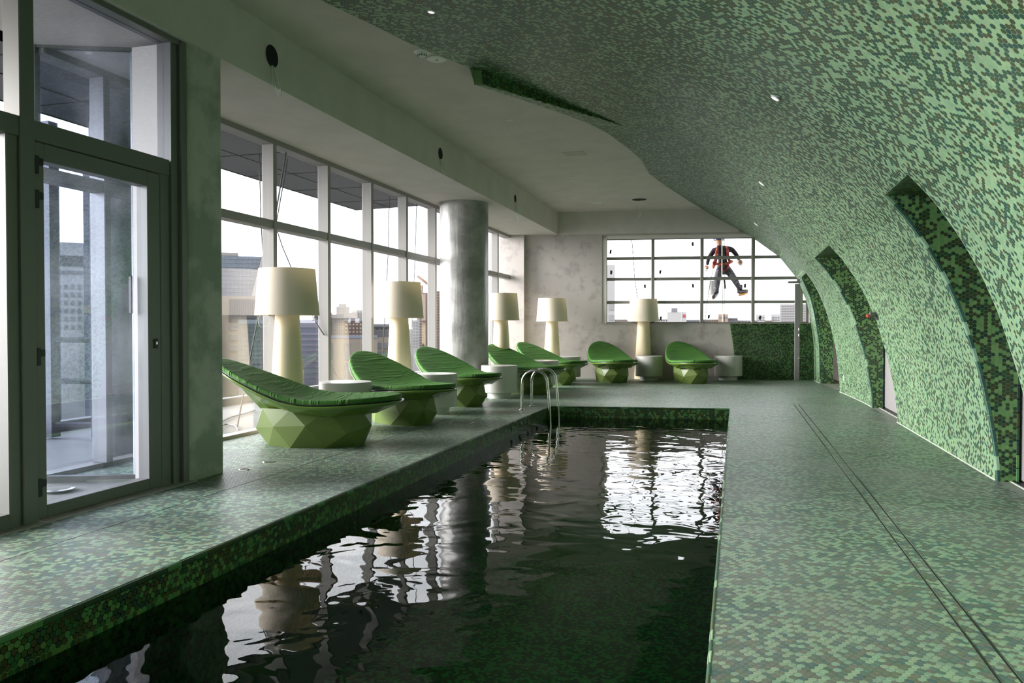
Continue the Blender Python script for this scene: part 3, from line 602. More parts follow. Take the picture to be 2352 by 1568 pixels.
# ------------------------------------------------------------------ loungers
def make_lounger():
    root = empty('sun_lounger')
    prof = np.array([(-1.06, .845), (-.84, .73), (-.58, .605), (-.34, .50), (-.10, .415), (.15, .385), (.42, .395), (.68, .425), (.96, .47)])
    cx = np.array([q for q in catmull([(x, 0, z) for x, z in prof], 10)]); zf = lambda x: np.interp(x, cx[:, 0], cx[:, 2])
    a, c0 = 1.0, -.05; wid = .50
    def outline(th, s=1.0):
        x = math.cos(th); y = math.sin(th); sh = 1 + .16 * x
        return c0 + a * s * math.copysign(abs(x) ** .92, x), wid * s * math.copysign(abs(y) ** .9, y) * sh
    NT = 72; TH_ = [2 * math.pi * k / NT for k in range(NT)]
    def dish(x, y): return zf(x) + .05 * (abs(y) / .5) ** 2.2
    def sheet(rings, zoff):
        v = []; f = []
        for s, dz in rings:
            for th in TH_:
                x, y = outline(th, s); v.append((x, y, dish(x, y) + dz))
        for i in range(len(rings) - 1):
            for k in range(NT): f.append((i * NT + k, i * NT + (k + 1) % NT, (i + 1) * NT + (k + 1) % NT, (i + 1) * NT + k))
        return v, f
    # cushion
    rings = [(.01, .074), (.15, .075), (.3, .075), (.45, .075), (.6, .074), (.75, .072), (.88, .068), (.94, .064), (.965, .058), (.975, .046), (.978, .03), (.975, .012), (.96, .002), (.6, .0), (.01, .0)]
    v, f = sheet(rings, 0); rr = np.random.default_rng(5)
    vn = []
    for i, (x, y, z) in enumerate(v):
        s = rings[i // NT][0]; top = i // NT <= 8
        if top: z += .0045 * math.sin(x * 34 + 3 * math.sin(y * 5 + x * 4)) * (s ** 2) * math.exp(-((x + .05) / .45) ** 2)
        else: x += 0
        vn.append((x, y, z))
    f.append(tuple(range(NT))[::-1]); f.append(tuple(range((len(rings) - 1) * NT, len(rings) * NT)))
    cu = mesh('cushion', vn, [g[::-1] for g in f], M['cushion'], root, True)
    pp = []
    for th in TH_ + TH_[:1]: x, y = outline(th, .972); pp.append((x, y, dish(x, y) + .012))
    MB().tube(pp, .006, 5, False).build('gap_shade_ring', M['black'], cu, True)  # black ring standing in for the shaded gap between cushion and shell
    # shell with a thin bright rim
    rings = [(.975, .0), (.995, -.002), (1.0, -.012), (.992, -.026), (.97, -.034)]
    v, f = sheet(rings, 0); mesh('rim', v, [g[::-1] for g in f], M['shell'], root, True)
    # faceted underside of the shell
    nb = 14; v = []; f = []
    for s, zz_ in ((.99, None), (.78, -1), (.52, -2)):
        for k in range(nb):
            th = 2 * math.pi * (k + (.5 if zz_ == -1 else 0)) / nb; x, y = outline(th, s)
            z = dish(x, y) - .026 if zz_ is None else (dish(x, y) - .07 - .02 * (k % 2) if zz_ == -1 else min(.37, dish(x, y) - .09))
            v.append((x, y, z))
    for i in range(2):
        for k in range(nb):
            p, q, r_, s_ = i * nb + k, i * nb + (k + 1) % nb, (i + 1) * nb + (k + 1) % nb, (i + 1) * nb + k
            if i == 0: f += [(p, s_, q), (q, s_, r_)]
            else: f += [(p, s_, r_), (p, r_, q)]
    f.append(tuple(range(2 * nb, 3 * nb))[::-1])
    mesh('shell', v, f, M['shell'], root)
    # faceted rock-like foot
    rb = np.random.default_rng(12); nb = 9; v = []; f = []
    for (sx, sy, z, ph, j) in ((.525, .31, 0, 0, .02), (.585, .365, .19, .5, .04), (.57, .35, .385, 0.05, .03)):
        for k in range(nb):
            th = 2 * math.pi * (k + ph) / nb + .25; q = 1 + rb.uniform(-1, 1) * j * 1.6
            v.append((.02 + sx * q * math.cos(th), sy * q * math.sin(th), z + (rb.uniform(-.05, .05) if ph == .5 else 0)))
    for i in range(2):
        for k in range(nb):
            p, q, r_, s_ = i * nb + k, i * nb + (k + 1) % nb, (i + 1) * nb + (k + 1) % nb, (i + 1) * nb + k
            f += [(p, q, s_), (q, r_, s_)] if i == 0 else [(p, q, r_), (p, r_, s_)]
    f += [tuple(range(nb))[::-1], tuple(range(2 * nb, 3 * nb))]
    mesh('foot', v, f, M['rock'], root)
    return root
LNG = [(-4.20, 7.20, 9, 'green cushioned lounger nearest the stained concrete pier, seen side on'),
       (-4.13, 9.22, -35, 'green cushioned lounger second from the stained concrete pier'),
       (-4.22, 11.56, -39, 'green cushioned lounger just in front of the round concrete column'),
       (-3.76, 13.98, -37, 'green cushioned lounger just behind the round column, beyond the pool ladder'),
       (-3.80, 16.3, -36, 'green cushioned lounger in the far left corner beside the fourth lamp'),
       (-2.68, 17.34, -66, 'green cushioned lounger against the far wall, left of its standing lamp'),
       (-.98, 17.58, -70, 'green cushioned lounger against the far wall nearest the shower')]
proto = make_lounger()
for i, (x, y, a, lab) in enumerate(LNG):
    o = proto if i == 0 else copy_tree(proto)
    o.location = (x, y, 0); o.rotation_euler.z = math.radians(a); tag(o, lab, 'lounger', 'green loungers round the pool')

# ------------------------------------------------------------------ lamps
def make_lamp():
    root = empty('floor_lamp')
    smooth_by_angle(MB().lathe([(.205, 0), (.208, .01), (.20, .2), (.170, .75), (.138, 1.30), (.132, 1.42), (.05, 1.43)], 48).build('lamp_base', M['lampbase'], root), 50)
    smooth_by_angle(MB().lathe([(.360, 1.340), (.315, 1.868), (.311, 1.868), (.356, 1.340)], 64, close=True).build('lamp_shade', M['shade'], root), 50)
    sp = MB()
    for k in range(3): a = 2.1 * k; sp.tube([(0, 0, 1.44), (.312 * math.cos(a), .312 * math.sin(a), 1.84)], .004, 5)
    sp.tube([(0, 0, 1.42), (0, 0, 1.62)], .02, 8); sp.build('shade_carrier', M['chrome'], root)
    smooth_by_angle(MB().lathe([(.012, 1.60), (.03, 1.64), (.034, 1.69), (.02, 1.73), (.004, 1.74)], 16).build('bulb', M['white'], root), 60)
    return root
LMP = [(at(660, 752, 8.98), 'large cream floor lamp beside the nearest lounger'), (at(917, 752, 11.6), 'large cream floor lamp behind the second lounger by the window'),
       (at(1151, 752, 15.35), 'large cream floor lamp just right of the round concrete column'), (at(1268, 752, 18.0), 'large cream floor lamp in the far left corner casting a shadow on the wall'),
       (at(1478, 752, 18.35), 'large cream floor lamp in front of the far window')]
pl = make_lamp()
for i, (p, lab) in enumerate(LMP):
    o = pl if i == 0 else copy_tree(pl); o.location = (p[0], p[1], 0); tag(o, lab, 'lamp', 'cream floor lamps')
p = LMP[0][0]
o = MB().tube(catmull([(p[0] - .20, p[1] - .22, 1.36), (p[0] - .23, p[1] - .23, 1.28), (p[0] - .20, p[1] - .22, 1.21), (p[0] - .12, p[1] - .2, 1.22), (p[0] - .09, p[1] - .16, 1.33)], 6), .0022, 5).build('lamp_cord', M['wire'])
tag(o, 'thin clear cord looping below the nearest lamp shade', 'cord')

# ------------------------------------------------------------------ side tables
def make_table():
    root = empty('side_table')
    smooth_by_angle(MB().lathe([(.302, .098), (.310, .106), (.310, .548), (.303, .555)], 64).build('drum', M['table'], root), 40)
    smooth_by_angle(MB().lathe([(.205, 0), (.205, .10)], 48).build('plinth', M['table'], root), 40)
    return root
TBL = [(at(793, 752, 9.35), 'round grey side table between the first two loungers'), (at(999, 752, 11.02), 'round grey side table between second and third loungers'),
       (at(1147, 752, 13.42), 'round grey side table left of the pool ladder, before the column'), (at(1247, 752, 15.42), 'round grey side table behind the pool ladder, between two loungers'),
       (at(1302, 752, 17.6), 'round grey side table in the far left corner'), (at(1491, 752, 17.85), 'round grey side table below the lamp at the far window'),
       (at(1673, 752, 17.95), 'round grey side table beside the green tiled shower wall')]
pt = make_table()
for i, (p, lab) in enumerate(TBL):
    o = pt if i == 0 else copy_tree(pt); o.location = (p[0], p[1], 0); tag(o, lab, 'table', 'round grey side tables')

# ------------------------------------------------------------------ pool ladder
lad = empty('pool_ladder'); tag(lad, 'stainless steel pool ladder with two hooped handrails', 'ladder')
for y in (11.0, 11.56):
    hoop = [(-3.0, y, .004), (-3.0, y, .38)] + [(-2.81 - .19 * math.cos(t), y, .39 + .19 * math.sin(t)) for t in np.linspace(0, math.pi, 17)] + [(-2.60, y, .2), (-2.58, y, -.1), (-2.58, y, -1.1)]
    smooth_by_angle(MB().tube(hoop, .020, 14).build('handrail', M['chrome'], lad), 50)
    smooth_by_angle(MB().lathe([(.05, .001), (.05, .008), (.024, .018)], 24, (-3.0, y, 0)).build('flange', M['chrome'], lad), 30)
for z in (-.42, -.7, -.98): MB().box(-2.62, -2.54, 11.0, 11.56, z - .015, z + .015, .006).build('step', M['chrome'], lad)
# pool jets in the left tank wall
for i, y in enumerate((9.55, 9.95, 10.35, 10.85)):
    o = MB().tube([(PX0 + .001, y, -.085), (PX0 + .012, y, -.085)], .035, 16); o.tube([(PX0 + .012, y, -.085), (PX0 + .02, y, -.085)], .016, 12)
    j = o.build('pool_jet', M['alu_dark']); tag(j, ('first', 'second', 'third', 'fourth')[i] + ' round nozzle in the pool wall, counted toward the ladder', 'nozzle', 'pool wall nozzles')

# ------------------------------------------------------------------ deck plates
def plate(name, c, sx, sy, rz, lab, m=M['sealant']):
    r = empty(name, (c[0], c[1], 0), rz); tag(r, lab, 'floor plate')
    MB().box(-sx / 2, sx / 2, -sy / 2, sy / 2, -.004, .002, .001).build('cover', m, r); MB().box(-sx / 2 + .02, sx / 2 - .02, -sy / 2 + .02, sy / 2 - .02, .002, .003).build('inlay', M['terrace'], r); return r
plate('access_hatch', (-3.33, 9.3), .28, .22, .06, 'flat pale square hatch set in the deck beside the pool')
def rplate(c, r, lab):
    t = empty('floor_spotlight', (c[0], c[1], 0)); tag(t, lab, 'floor plate', 'round deck plates')
    MB().lathe([(r, -.003), (r, .003), (r * .8, .005)], 24).build('ring', M['chrome'], t); MB().lathe([(r * .78, .0), (r * .78, .0055)], 24).build('lens', M['terrace'], t)
rplate((-3.99, 5.72), .05, 'small round steel plate in the deck at the foot of the concrete pier')
rplate((-4.02, 6.12), .055, 'small round steel plate in the deck by the nearest lounger')
rplate((-4.86, 4.66), .12, 'round steel drain cover on the terrace behind the glass door')
rplate((-5.3, 5.42), .13, 'larger round drain cover far behind the glass door')

# ------------------------------------------------------------------ shower
sh = empty('shower_column', (1.30, 18.62, 0)); tag(sh, 'dark square shower column before the far window corner', 'shower')
MB().box(-.055, .055, -.03, .03, 0, 2.18, .006).build('post', M['alu_dark'], sh); MB().box(-.20, .06, -.05, .05, 2.19, 2.24, .006).build('shower_head', M['alu_dark'], sh)
MB().box(-.01, .05, -.02, .02, 2.24, 2.28, .004).build('bracket', M['alu_dark'], sh)
for z in (.52, 1.03, 1.16): kn = MB().tube([(.03, -.03, z), (.03, -.075, z)], .022, 10).build('valve', M['chrome'], sh); MB().box(.024, .036, -.085, -.07, z - .03, z + .03, .003).build('lever', M['chrome'], kn)
MB().box(-.09, .09, -.07, .07, 0, .012, .003).build('foot_plate', M['alu_dark'], sh)

# ------------------------------------------------------------------ ceiling fittings
def cutout(loc, rot, r, lab, loops):
    t = empty('speaker_cutout', loc); t.rotation_euler = rot; tag(t, lab, 'ceiling hole', 'open round cut-outs')
    smooth_by_angle(MB().lathe([(r, 0.0), (r * 1.02, .003), (r * .97, .004), (r * .955, .0005)], 32, close=True).build('rim', M['plaster'], t), 40)
    MB().lathe([(r * .97, .0), (r * .97, .0015)], 32).build('opening', M['void'], t)  # flat black disc in place of the dark inside the hole
    for pts in loops: MB().tube(catmull(pts, 7), .0042, 5).build('cable', M['wire'], t)
RY = (0, math.radians(90), 0)      # local z -> +x ; local x -> -z
for i, (y, z) in enumerate(((6.28, 3.66), (10.49, 3.672), (14.41, 3.652))):
    r = (.105, .09, .085)[i]; k = (1, .75, 1.3)[i]
    cutout((XB + .001, y, z), RY, r, ('open round cut-out with loose cables in the bulkhead, nearest the glass door', 'open round cut-out with a short cable loop, middle of the bulkhead', 'open round cut-out with long hanging cables, far end of the bulkhead')[i],
           [[(r * .8, 0, .01), (r + .08 * k, -.03, .03), (r + .17 * k, -.05, .04), (r + .2 * k, .01, .05), (r + .1 * k, .03, .04), (r * .8, .02, .01)],
            [(r * .8, .02, .01), (r + .1 * k, .05, .03), (r + .2 * k, .07, .05), (r + .24 * k, .05, .04), (r + .14 * k, .0, .03), (r * .85, -.02, .01)]])
cutout((-2.0, 16.8, ZC - .001), (math.pi, 0, 0), .16, 'open round cut-out with dangling cables in the far ceiling', [[(.02, 0, .01), (-.02, .02, .15), (.02, 0, .32), (-.03, 0, .38)], [(.06, 0, .01), (.09, 0, .12), (.05, .02, .25), (-.03, 0, .36)]])
def disc(name, loc, rot, r, lab, cat, grp=None, h=.012, lens=None):
    t = empty(name, loc); t.rotation_euler = rot; tag(t, lab, cat, grp)
    smooth_by_angle(MB().lathe([(r, 0), (r, h * .6), (r * .9, h)], 28).build('bezel', M['white'], t), 35); smooth_by_angle(MB().lathe([(r * .72, h * .9), (r * .7, h * 1.15), (r * .2, h * 1.25)], 24).build('lens', lens or M['sealant'], t), 35); return t
DN = (math.pi, 0, 0)
disc('ceiling_sprinkler_cap', (-2.87, 9.9, ZC), DN, .045, 'small white cap on the plain ceiling above the pool ladder', 'ceiling cap')
disc('ceiling_sprinkler_cap', (-2.85, 13.9, ZC), DN, .045, 'small white cap on the plain ceiling, farther from the camera', 'ceiling cap')
disc('flush_detector', (-2.92, 16.9, ZC), DN, .11, 'flat round white detector on the ceiling near the far wall', 'detector', h=.02)
sd = empty('smoke_detector', (-2.99, 7.22, ZC)); sd.rotation_euler = DN; tag(sd, 'white domed smoke detector on the ceiling beside the mosaic edge', 'detector')
smooth_by_angle(MB().lathe([(.055, 0), (.055, .018), (.05, .03), (.042, .05), (.02, .06)], 32).build('body', M['white'], sd), 35)
for k in range(10): a = 2 * math.pi * k / 10; MB().box(.040 * math.cos(a) - .006, .040 * math.cos(a) + .006, .040 * math.sin(a) - .006, .040 * math.sin(a) + .006, .034, .052).build('vent_slot', M['black'], sd)
smooth_by_angle(MB().lathe([(.085, 0), (.085, .012), (.06, .02)], 32, (0, 0, 0)).build('base', M['white'], sd), 35)
sg = empty('ceiling_speaker_plate', (-2.93, 7.46, ZC)); sg.rotation_euler = DN; tag(sg, 'shallow white round plate next to the domed smoke detector', 'ceiling plate')
smooth_by_angle(MB().lathe([(.10, 0), (.10, .008), (.09, .014)], 32).build('plate', M['white'], sg), 35); MB().lathe([(.012, .013), (.012, .019)], 12).build('stud', M['alu_dark'], sg)
hp = MB().box(-2.62, -2.28, 11.95, 12.25, ZC - .006, ZC + .004, .002).build('ceiling_hatch', mat('hatch_board', (.49, .475, .42, 1), .85)); tag(hp, 'square plastered access panel flush in the plain ceiling', 'access panel')
def vault_disc(px, py, r, lab):
    uu, yy = np.meshgrid(np.arange(1.5, 6.5, .03), np.arange(4, 19, .04)); Q = S0(uu.ravel(), yy.ravel()); fx, fy, fz = frame_pos(Q)
    i = int(np.argmin((fx - px) ** 2 + (fy - py) ** 2)); u0, y0 = uu.ravel()[i:i + 1], yy.ravel()[i:i + 1]
    q = Q[i]; du = S0(u0 + .01, y0)[0] - q; dv = S0(u0, y0 + .01)[0] - q; nn = Vector(np.cross(du, dv)).normalized()
    t = disc('vault_downlight', tuple(q), (0, 0, 0), r, lab, 'downlight', 'white downlights in the mosaic', lens=M['lit_lens']); t.rotation_euler = nn.to_track_quat('Z', 'Y').to_euler()
for px, py, r, lab in ((952, 71, .036, 'small white downlight in the dark mosaic near the ceiling edge'), (1780, 224, .042, 'white downlight in the vault, nearest above the pool'), (1752, 421, .05, 'white downlight in the vault, middle of the row'), (1737, 514, .055, 'white downlight in the vault, farthest of the row')): vault_disc(px, py, r, lab)
# red and grey device on the pier beside the second niche
q = S0(np.array([u_at(10.5, 1.36)]), np.array([10.62]))[0]
dv_ = empty('wall_camera', tuple(q)); dv_.rotation_euler.z = .3; dv_.scale = (.62, .62, .62); tag(dv_, 'small grey wall device with a red nose on the mosaic pier', 'wall device')
MB().box(-.014, .004, -.05, .05, -.10, .10, .004).build('mount_plate', M['black'], dv_); MB().box(-.15, -.014, -.035, .035, -.045, .045, .008).build('body', M['terrace'], dv_)
smooth_by_angle(MB().tube([(-.15, 0, -.02), (-.185, 0, -.025), (-.20, 0, -.026)], [.03, .036, .03], 16).build('nose', mat('red_plastic', (.75, .05, .03, 1), .35), dv_), 40)
MB().tube([(-.06, 0, .045), (-.06, 0, .09)], .012, 8).build('antenna', M['terrace'], dv_)
o = MB().box(-.004, .004, -.03, .03, .24, .44, .003).build('wall_socket', M['white']); q = S0(np.array([.3]), np.array([15.2]))[0]; o.location = (q[0] - .004, q[1], 0); tag(o, 'narrow white plate low on the third mosaic pier', 'wall plate')

# ------------------------------------------------------------------ city outside
def bmat(name, c, rough=.7, c2=None, sc=.15):
    k = lambda q: tuple(x * .26 for x in srgb(*q)[:3]) + (1,)
    return mat(name, k(c), rough, noise=(sc, k(c2), .4, .65) if c2 else None)
WIN = bmat('far_window_dark', (92, 104, 122), .25); WINB = bmat('far_window_blue', (96, 118, 150), .2)
def building(name, lab, x0, x1, yt, d, m, depth=14, rz=0, zb=-60, cat='building'):
    xm = (x0 + x1) / 2; c = at(xm, 752, d); dr = c[:2] - CAM[:2]; ang = math.atan2(-dr[0], dr[1]) + rz
    w_ = (x1 - x0) / F * d; zt = at(xm, yt, d)[2]
    root = MB((c[0], c[1], ang)).box(-w_ / 2, w_ / 2, 0, depth, zb, zt).build(name, m); tag(root, lab, cat)
    return dict(root=root, fr=(c[0], c[1], ang), w=w_, d=d, zt=zt, x0=x0, x1=x1)
def zpx(B, py): return 1.2 + (752 - py) / F * B['d']
def windows(B, xs, ys, m, single=False, name='window', dy=-.12):
    mb = MB(B['fr']); K = B['d'] / F; xm = (B['x0'] + B['x1']) / 2
    for xa, xb in xs:
        for ya, yb_ in ys:
            if single: MB(B['fr']).box((xa - xm) * K, (xb - xm) * K, dy, .3, zpx(B, yb_), zpx(B, ya)).build(name, m, B['root'])
            else: mb.box((xa - xm) * K, (xb - xm) * K, dy, .3, zpx(B, yb_), zpx(B, ya))
    if not single and mb.v: mb.build(name, m, B['root'], kind='stuff')
def steps(a, b_, n, fill=.6):
    p = (b_ - a) / n; return [(a + p * i + p * (1 - fill) / 2, a + p * i + p * (1 + fill) / 2) for i in range(n)]
stone = bmat('pale_stone', (205, 190, 172)); glz = bmat('glass_facade', (128, 150, 176), .25, (150, 165, 190), .2); brick = bmat('brick', (150, 112, 96)); greyb = bmat('grey_render', (150, 150, 158)); beige = bmat('beige_render', (172, 158, 142)); pale = bmat('pale_render', (196, 190, 190)); dark = bmat('dark_render', (92, 92, 98)); teal = bmat('teal_glass', (72, 98, 112), .2, (92, 118, 132), .25); blue = bmat('blue_glass', (104, 112, 146), .25, (124, 128, 160), .2); band = bmat('pale_band', (176, 172, 196)); white_ = bmat('white_render', (225, 222, 220))
B = building('glass_office_tower', 'pale glass office tower with slanted white fin, behind the nearest lamp', 478, 608, 588, 120, glz, 30)
windows(B, [(478, 608)], [(y, y + 1.2) for y in np.arange(594, 680, 9.5)], band, name='floor_band'); windows(B, [(x, x + .8) for x in np.arange(480, 608, 9)], [(590, 680)], band, name='mullion', dy=-.2)
MB(B['fr']).add([(2.2 + a, q, zpx(B, z)) for q in (-.4, .2) for a, z in ((0, 680), (.7, 680), (2.3, 585), (1.6, 585))], [(0, 1, 2, 3), (4, 7, 6, 5), (0, 4, 5, 1), (1, 5, 6, 2), (2, 6, 7, 3), (3, 7, 4, 0)]).build('slanted_fin', white_, B['root'])
windows(B, [(508, 548)], [(581, 588)], pale, True, 'roof_box')
B = building('stone_office_block', 'cream stone office block with louvred panel, behind the nearest lounger', 470, 597, 680, 100, stone, 12)
windows(B, [(527, 590)], [(686, 730)], greyb, True, 'louvre_panel'); windows(B, [(x, x + 1.2) for x in np.arange(529, 590, 4)], [(688, 728)], dark, name='louvre', dy=-.2)
windows(B, [(527, 590)], [(731, 740)], dark, True); windows(B, [(527, 572)], [(745, 758), (769, 782), (793, 806), (817, 830), (841, 854)], WIN, True); windows(B, [(528, 545)], [(908, 916)], dark, True)
B = building('teal_glass_block', 'teal glass block standing left of the nearest lamp base', 549, 626, 734, 92, teal, 6)
windows(B, [(549, 626)], [(734, 743)], bmat('light_parapet', (176, 192, 205)), True, 'parapet'); windows(B, [(549, 626)], [(y, y + .9) for y in np.arange(752, 900, 10.5)], dark, name='floor_band'); windows(B, [(x, x + .8) for x in np.arange(556, 625, 9)], [(745, 900)], dark, name='mullion')
B = building('banded_blue_building', 'blue office building with pale horizontal bands, right of the nearest lamp', 678, 736, 734, 100, blue, 14)
windows(B, [(678, 736)], [(734, 752)], band, True, 'parapet'); windows(B, [(678, 736)], [(y, y + 5) for y in np.arange(764, 900, 12.5)], band, True, 'floor_band')
B = building('dark_balcony_block', 'dark apartment block with a column of white balconies', 722, 762, 718, 118, dark, 12)
windows(B, [(725, 734)], [(y, y + 8) for y in np.arange(738, 900, 22)], white_, True, 'balcony'); windows(B, [(736, 760)], [(y, y + 3) for y in np.arange(726, 900, 11)], greyb, name='floor_band')
B = building('beige_low_block', 'low beige office block with tall windows, beyond the first side table', 755, 866, 773, 85, beige, 14)
windows(B, [(755, 866)], [(770, 776)], bmat('blue_grey_parapet', (140, 152, 178)), True, 'parapet'); windows(B, [(792, 803), (831, 838), (756, 765)], [(788, 826), (834, 872)], WIN, True)
B = building('grey_angular_tower', 'grey tower with sloping top, seen above the beige block', 758, 800, 722, 160, greyb, 16)
windows(B, [(x, x + 2.5) for x in np.arange(761, 800, 5)], [(y, y + 2.5) for y in np.arange(730, 800, 6)], pale, name='windows')
B = building('brick_apartment_house', 'brick apartment house with white window rows, left of the second lamp', 790, 842, 737, 140, brick, 16)
windows(B, [(790, 842)], [(718, 737)], pale, True, 'upper_storey'); windows(B, steps(792, 832, 5, .5), steps(741, 800, 7, .45), white_, name='windows'); windows(B, [(833, 841)], steps(722, 800, 8, .4), greyb, name='balconies')
B = building('pale_stepped_tower', 'pale stepped tower block on the skyline left of the second lamp', 773, 803, 704, 260, pale, 20)
windows(B, [(779, 796)], [(697, 706)], pale, True, 'roof_box'); windows(B, steps(775, 801, 5, .4), steps(707, 740, 6, .4), greyb, name='windows')
B = building('hazy_slab', 'pale distant slab right of the stepped tower', 808, 842, 712, 300, white_, 20); windows(B, steps(810, 840, 6, .4), steps(715, 740, 5, .4), pale, name='windows')
B = building('beige_corner_block', 'beige corner block with dark square windows, behind the second lamp base', 852, 905, 772, 102, beige, 12)
windows(B, [(861, 876), (880, 886), (889, 897)], [(787, 800), (807, 819), (826, 840)], WIN, True); windows(B, [(852, 905)], [(759, 772)], dark, True, 'attic')
B = building('hipped_roof_house', 'roof pavilion with grey eaves behind the second lamp', 850, 912, 750, 120, pale, 14); windows(B, [(849, 914)], [(744, 750)], greyb, True, 'eaves', -.8); windows(B, steps(852, 910, 6, .5), [(753, 757)], dark, name='windows')
B = building('brick_tower', 'tall brick tower under construction, right of the second lamp', 958, 984, 672, 170, brick, 16)
windows(B, steps(959, 972, 2, .55), steps(676, 800, 20, .45), white_, name='windows')
cr = empty('tower_crane', tuple(at(966, 752, 190))); tag(cr, 'orange tower crane above the brick tower', 'crane'); mo = bmat('crane_orange', (190, 140, 112)); K = 190 / F
MB().box(-.5, .5, -.5, .5, -20, (752 - 655) * K).build('mast', mo, cr); MB().tube([(2.5, 0, (752 - 657) * K), (-6 * K * 1.2, 0, (752 - 634) * K)], .35, 5).build('jib', mo, cr)
B = building('balconied_brick_tower', 'brick tower with balconies beside the round column', 984, 1010, 668, 150, brick, 16); windows(B, steps(985, 1009, 3, .5), steps(672, 800, 20, .4), pale, name='windows')
B = building('pale_balcony_house', 'pale balconied house below the brick tower', 947, 962, 735, 130, pale, 12); windows(B, steps(948, 961, 2, .6), steps(738, 800, 9, .4), dark, name='windows')
B = building('grey_glass_block', 'grey glass block low beside the third lounger', 926, 948, 756, 110, greyb, 12); windows(B, [(926, 948)], [(y, y + .8) for y in np.arange(760, 860, 6)], dark, name='floor_band')
# seen through the glass door
B = building('curtain_wall_tower', 'blue grey curtain-wall tower seen through the glass door', 205, 372, 405, 70, bmat('steel_blue_facade', (104, 108, 128), .3, (120, 122, 142), .2), 20)
windows(B, [(205, 372)], [(y, y + 2.2) for y in (420, 476, 486, 546, 556, 616, 627)], dark, name='floor_band'); windows(B, [(x, x + 1) for x in np.arange(215, 372, 26)], [(406, 700)], dark, name='mullion')
windows(B, [(205, 372)], [(702, 720)], beige, True, 'podium')
B = building('narrow_glass_tower', 'narrow dark glass tower at the left edge of the glass door', 92, 136, 380, 75, bmat('slate_facade', (88, 96, 120), .3), 14)
windows(B, [(92, 136)], [(y, y + 2) for y in (396, 430, 478, 488, 556, 566, 640, 650)], dark, name='floor_band'); windows(B, [(110, 116), (119, 125)], [(590, 605), (665, 685)], white_, True)
B = building('stepped_white_building', 'white stepped building with dark terraces seen through the glass door', 132, 232, 558, 110, white_, 14)
windows(B, [(134, 208)], [(588, 612)], dark, True, 'terrace_band'); windows(B, steps(136, 230, 7, .55), steps(650, 760, 6, .55), greyb, name='windows'); windows(B, [(134, 232)], [(622, 630)], greyb, True, 'ledge')
# beyond the far window
B = building('pale_apartment_slab', 'pale apartment slab at the left edge of the far window', 1392, 1412, 608, 140, white_, 14); windows(B, steps(1398, 1410, 1, .8), [(694, 712), (723, 736)], pale, True)
B = building('white_roof_house', 'white house with rooftop plant room beyond the far window', 1533, 1576, 716, 220, white_, 16); windows(B, [(1542, 1556)], [(707, 716)], greyb, True, 'plant_room'); windows(B, [(1568, 1574)], [(722, 729)], bmat('red_sign', (210, 90, 84)), True, 'red_panel')
B = building('peach_house', 'peach coloured house right of the hanging man in the far window', 1650, 1672, 721, 230, bmat('peach_render', (214, 176, 150)), 14); windows(B, steps(1651, 1671, 4, .5), [(727, 731)], greyb, name='windows')
B = building('white_twin_tower', 'left one of two white blocks with curved roofs on the far skyline', 1737, 1757, 722, 260, white_, 14); windows(B, steps(1739, 1755, 3, .5), steps(726, 738, 2, .5), greyb, name='windows')
B = building('white_twin_tower', 'right one of two white blocks with curved roofs on the far skyline', 1772, 1792, 721, 260, white_, 14); windows(B, steps(1774, 1790, 3, .5), steps(726, 738, 2, .5), greyb, name='windows')
B = building('tall_pale_block', 'tall pale apartment block behind the shower column', 1793, 1850, 698, 190, pale, 16); windows(B, steps(1795, 1848, 9, .45), steps(700, 740, 7, .4), greyb, name='windows')
for k, (x0, x1, yt, c, lab) in enumerate(((1405, 1440, 733, beige, 'low beige roofs at the far window left pane'), (1440, 1500, 735, pale, 'low pale roofs behind the far lamp'), (1500, 1534, 732, white_, 'low white roofs left of the white roof house'), (1576, 1612, 734, greyb, 'low grey roofs right of the white roof house'),
        (1614, 1652, 733, beige, 'low beige roofs left of the peach house'), (1672, 1694, 730, greyb, 'low grey block right of the peach house'), (1694, 1740, 735, pale, 'low pale roofs left of the white twin blocks'), (1756, 1774, 735, beige, 'low beige roofs between the white twin blocks'))):
    B = building('skyline_roofs', lab, x0, x1, yt, 240, c, 16); windows(B, steps(x0 + 1, x1 - 1, 6, .5), [(yt + 2.5, yt + 4.5)], dark, name='windows')
for x, lab in ((1528, 'thin antenna mast left of the white roof house'), (1566, 'thin antenna mast on the white roof house')):
    p0 = at(x, 740, 215); o = MB().tube([(p0[0], p0[1], -60), (p0[0], p0[1], at(x, 690, 215)[2])], .12, 5).build('antenna_mast', pale); tag(o, lab, 'antenna')
gr = MB().box(-900, 900, -200, 1500, -62, -60).build('city_ground', bmat('city_ground', (150, 148, 146), .9, (176, 172, 168), .02)); tag(gr, 'hazy city ground far below the windows', 'ground')

# ------------------------------------------------------------------ ropes and hoses outside
def rope(pts, lab, r=.008, name='rope', m=None):
    o = MB().tube([tuple(p) for p in pts], r, 6).build(name, m or M['rope']); tag(o, lab, 'rope'); return o
rope([at(596, 355, 10.2), at(597, 420, 10.2), at(600, 520, 10.2), at(605, 600, 10.2), at(604, 640, 10.2)], 'thin rope hanging outside the first tall window pane')
rope([at(660, 365, 10.4), at(652, 415, 10.4), at(633, 520, 10.4), at(650, 570, 10.4), at(680, 640, 10.4), at(722, 735, 10.4), at(745, 770, 10.4)], 'slack rope bowing outside the second window bay')
rope([at(660, 332, 9.6), at(594, 724, 9.6), at(572, 835, 9.6), at(545, 980, 9.6)], 'taut dark cable slanting behind the nearest lamp', .01, 'cable')
rope([at(895, 452, 13.5), at(894, 475, 13.5), at(891, 590, 13.5), at(883, 745, 13.5), at(878, 830, 13.5)], 'thin rope left of the second lamp')
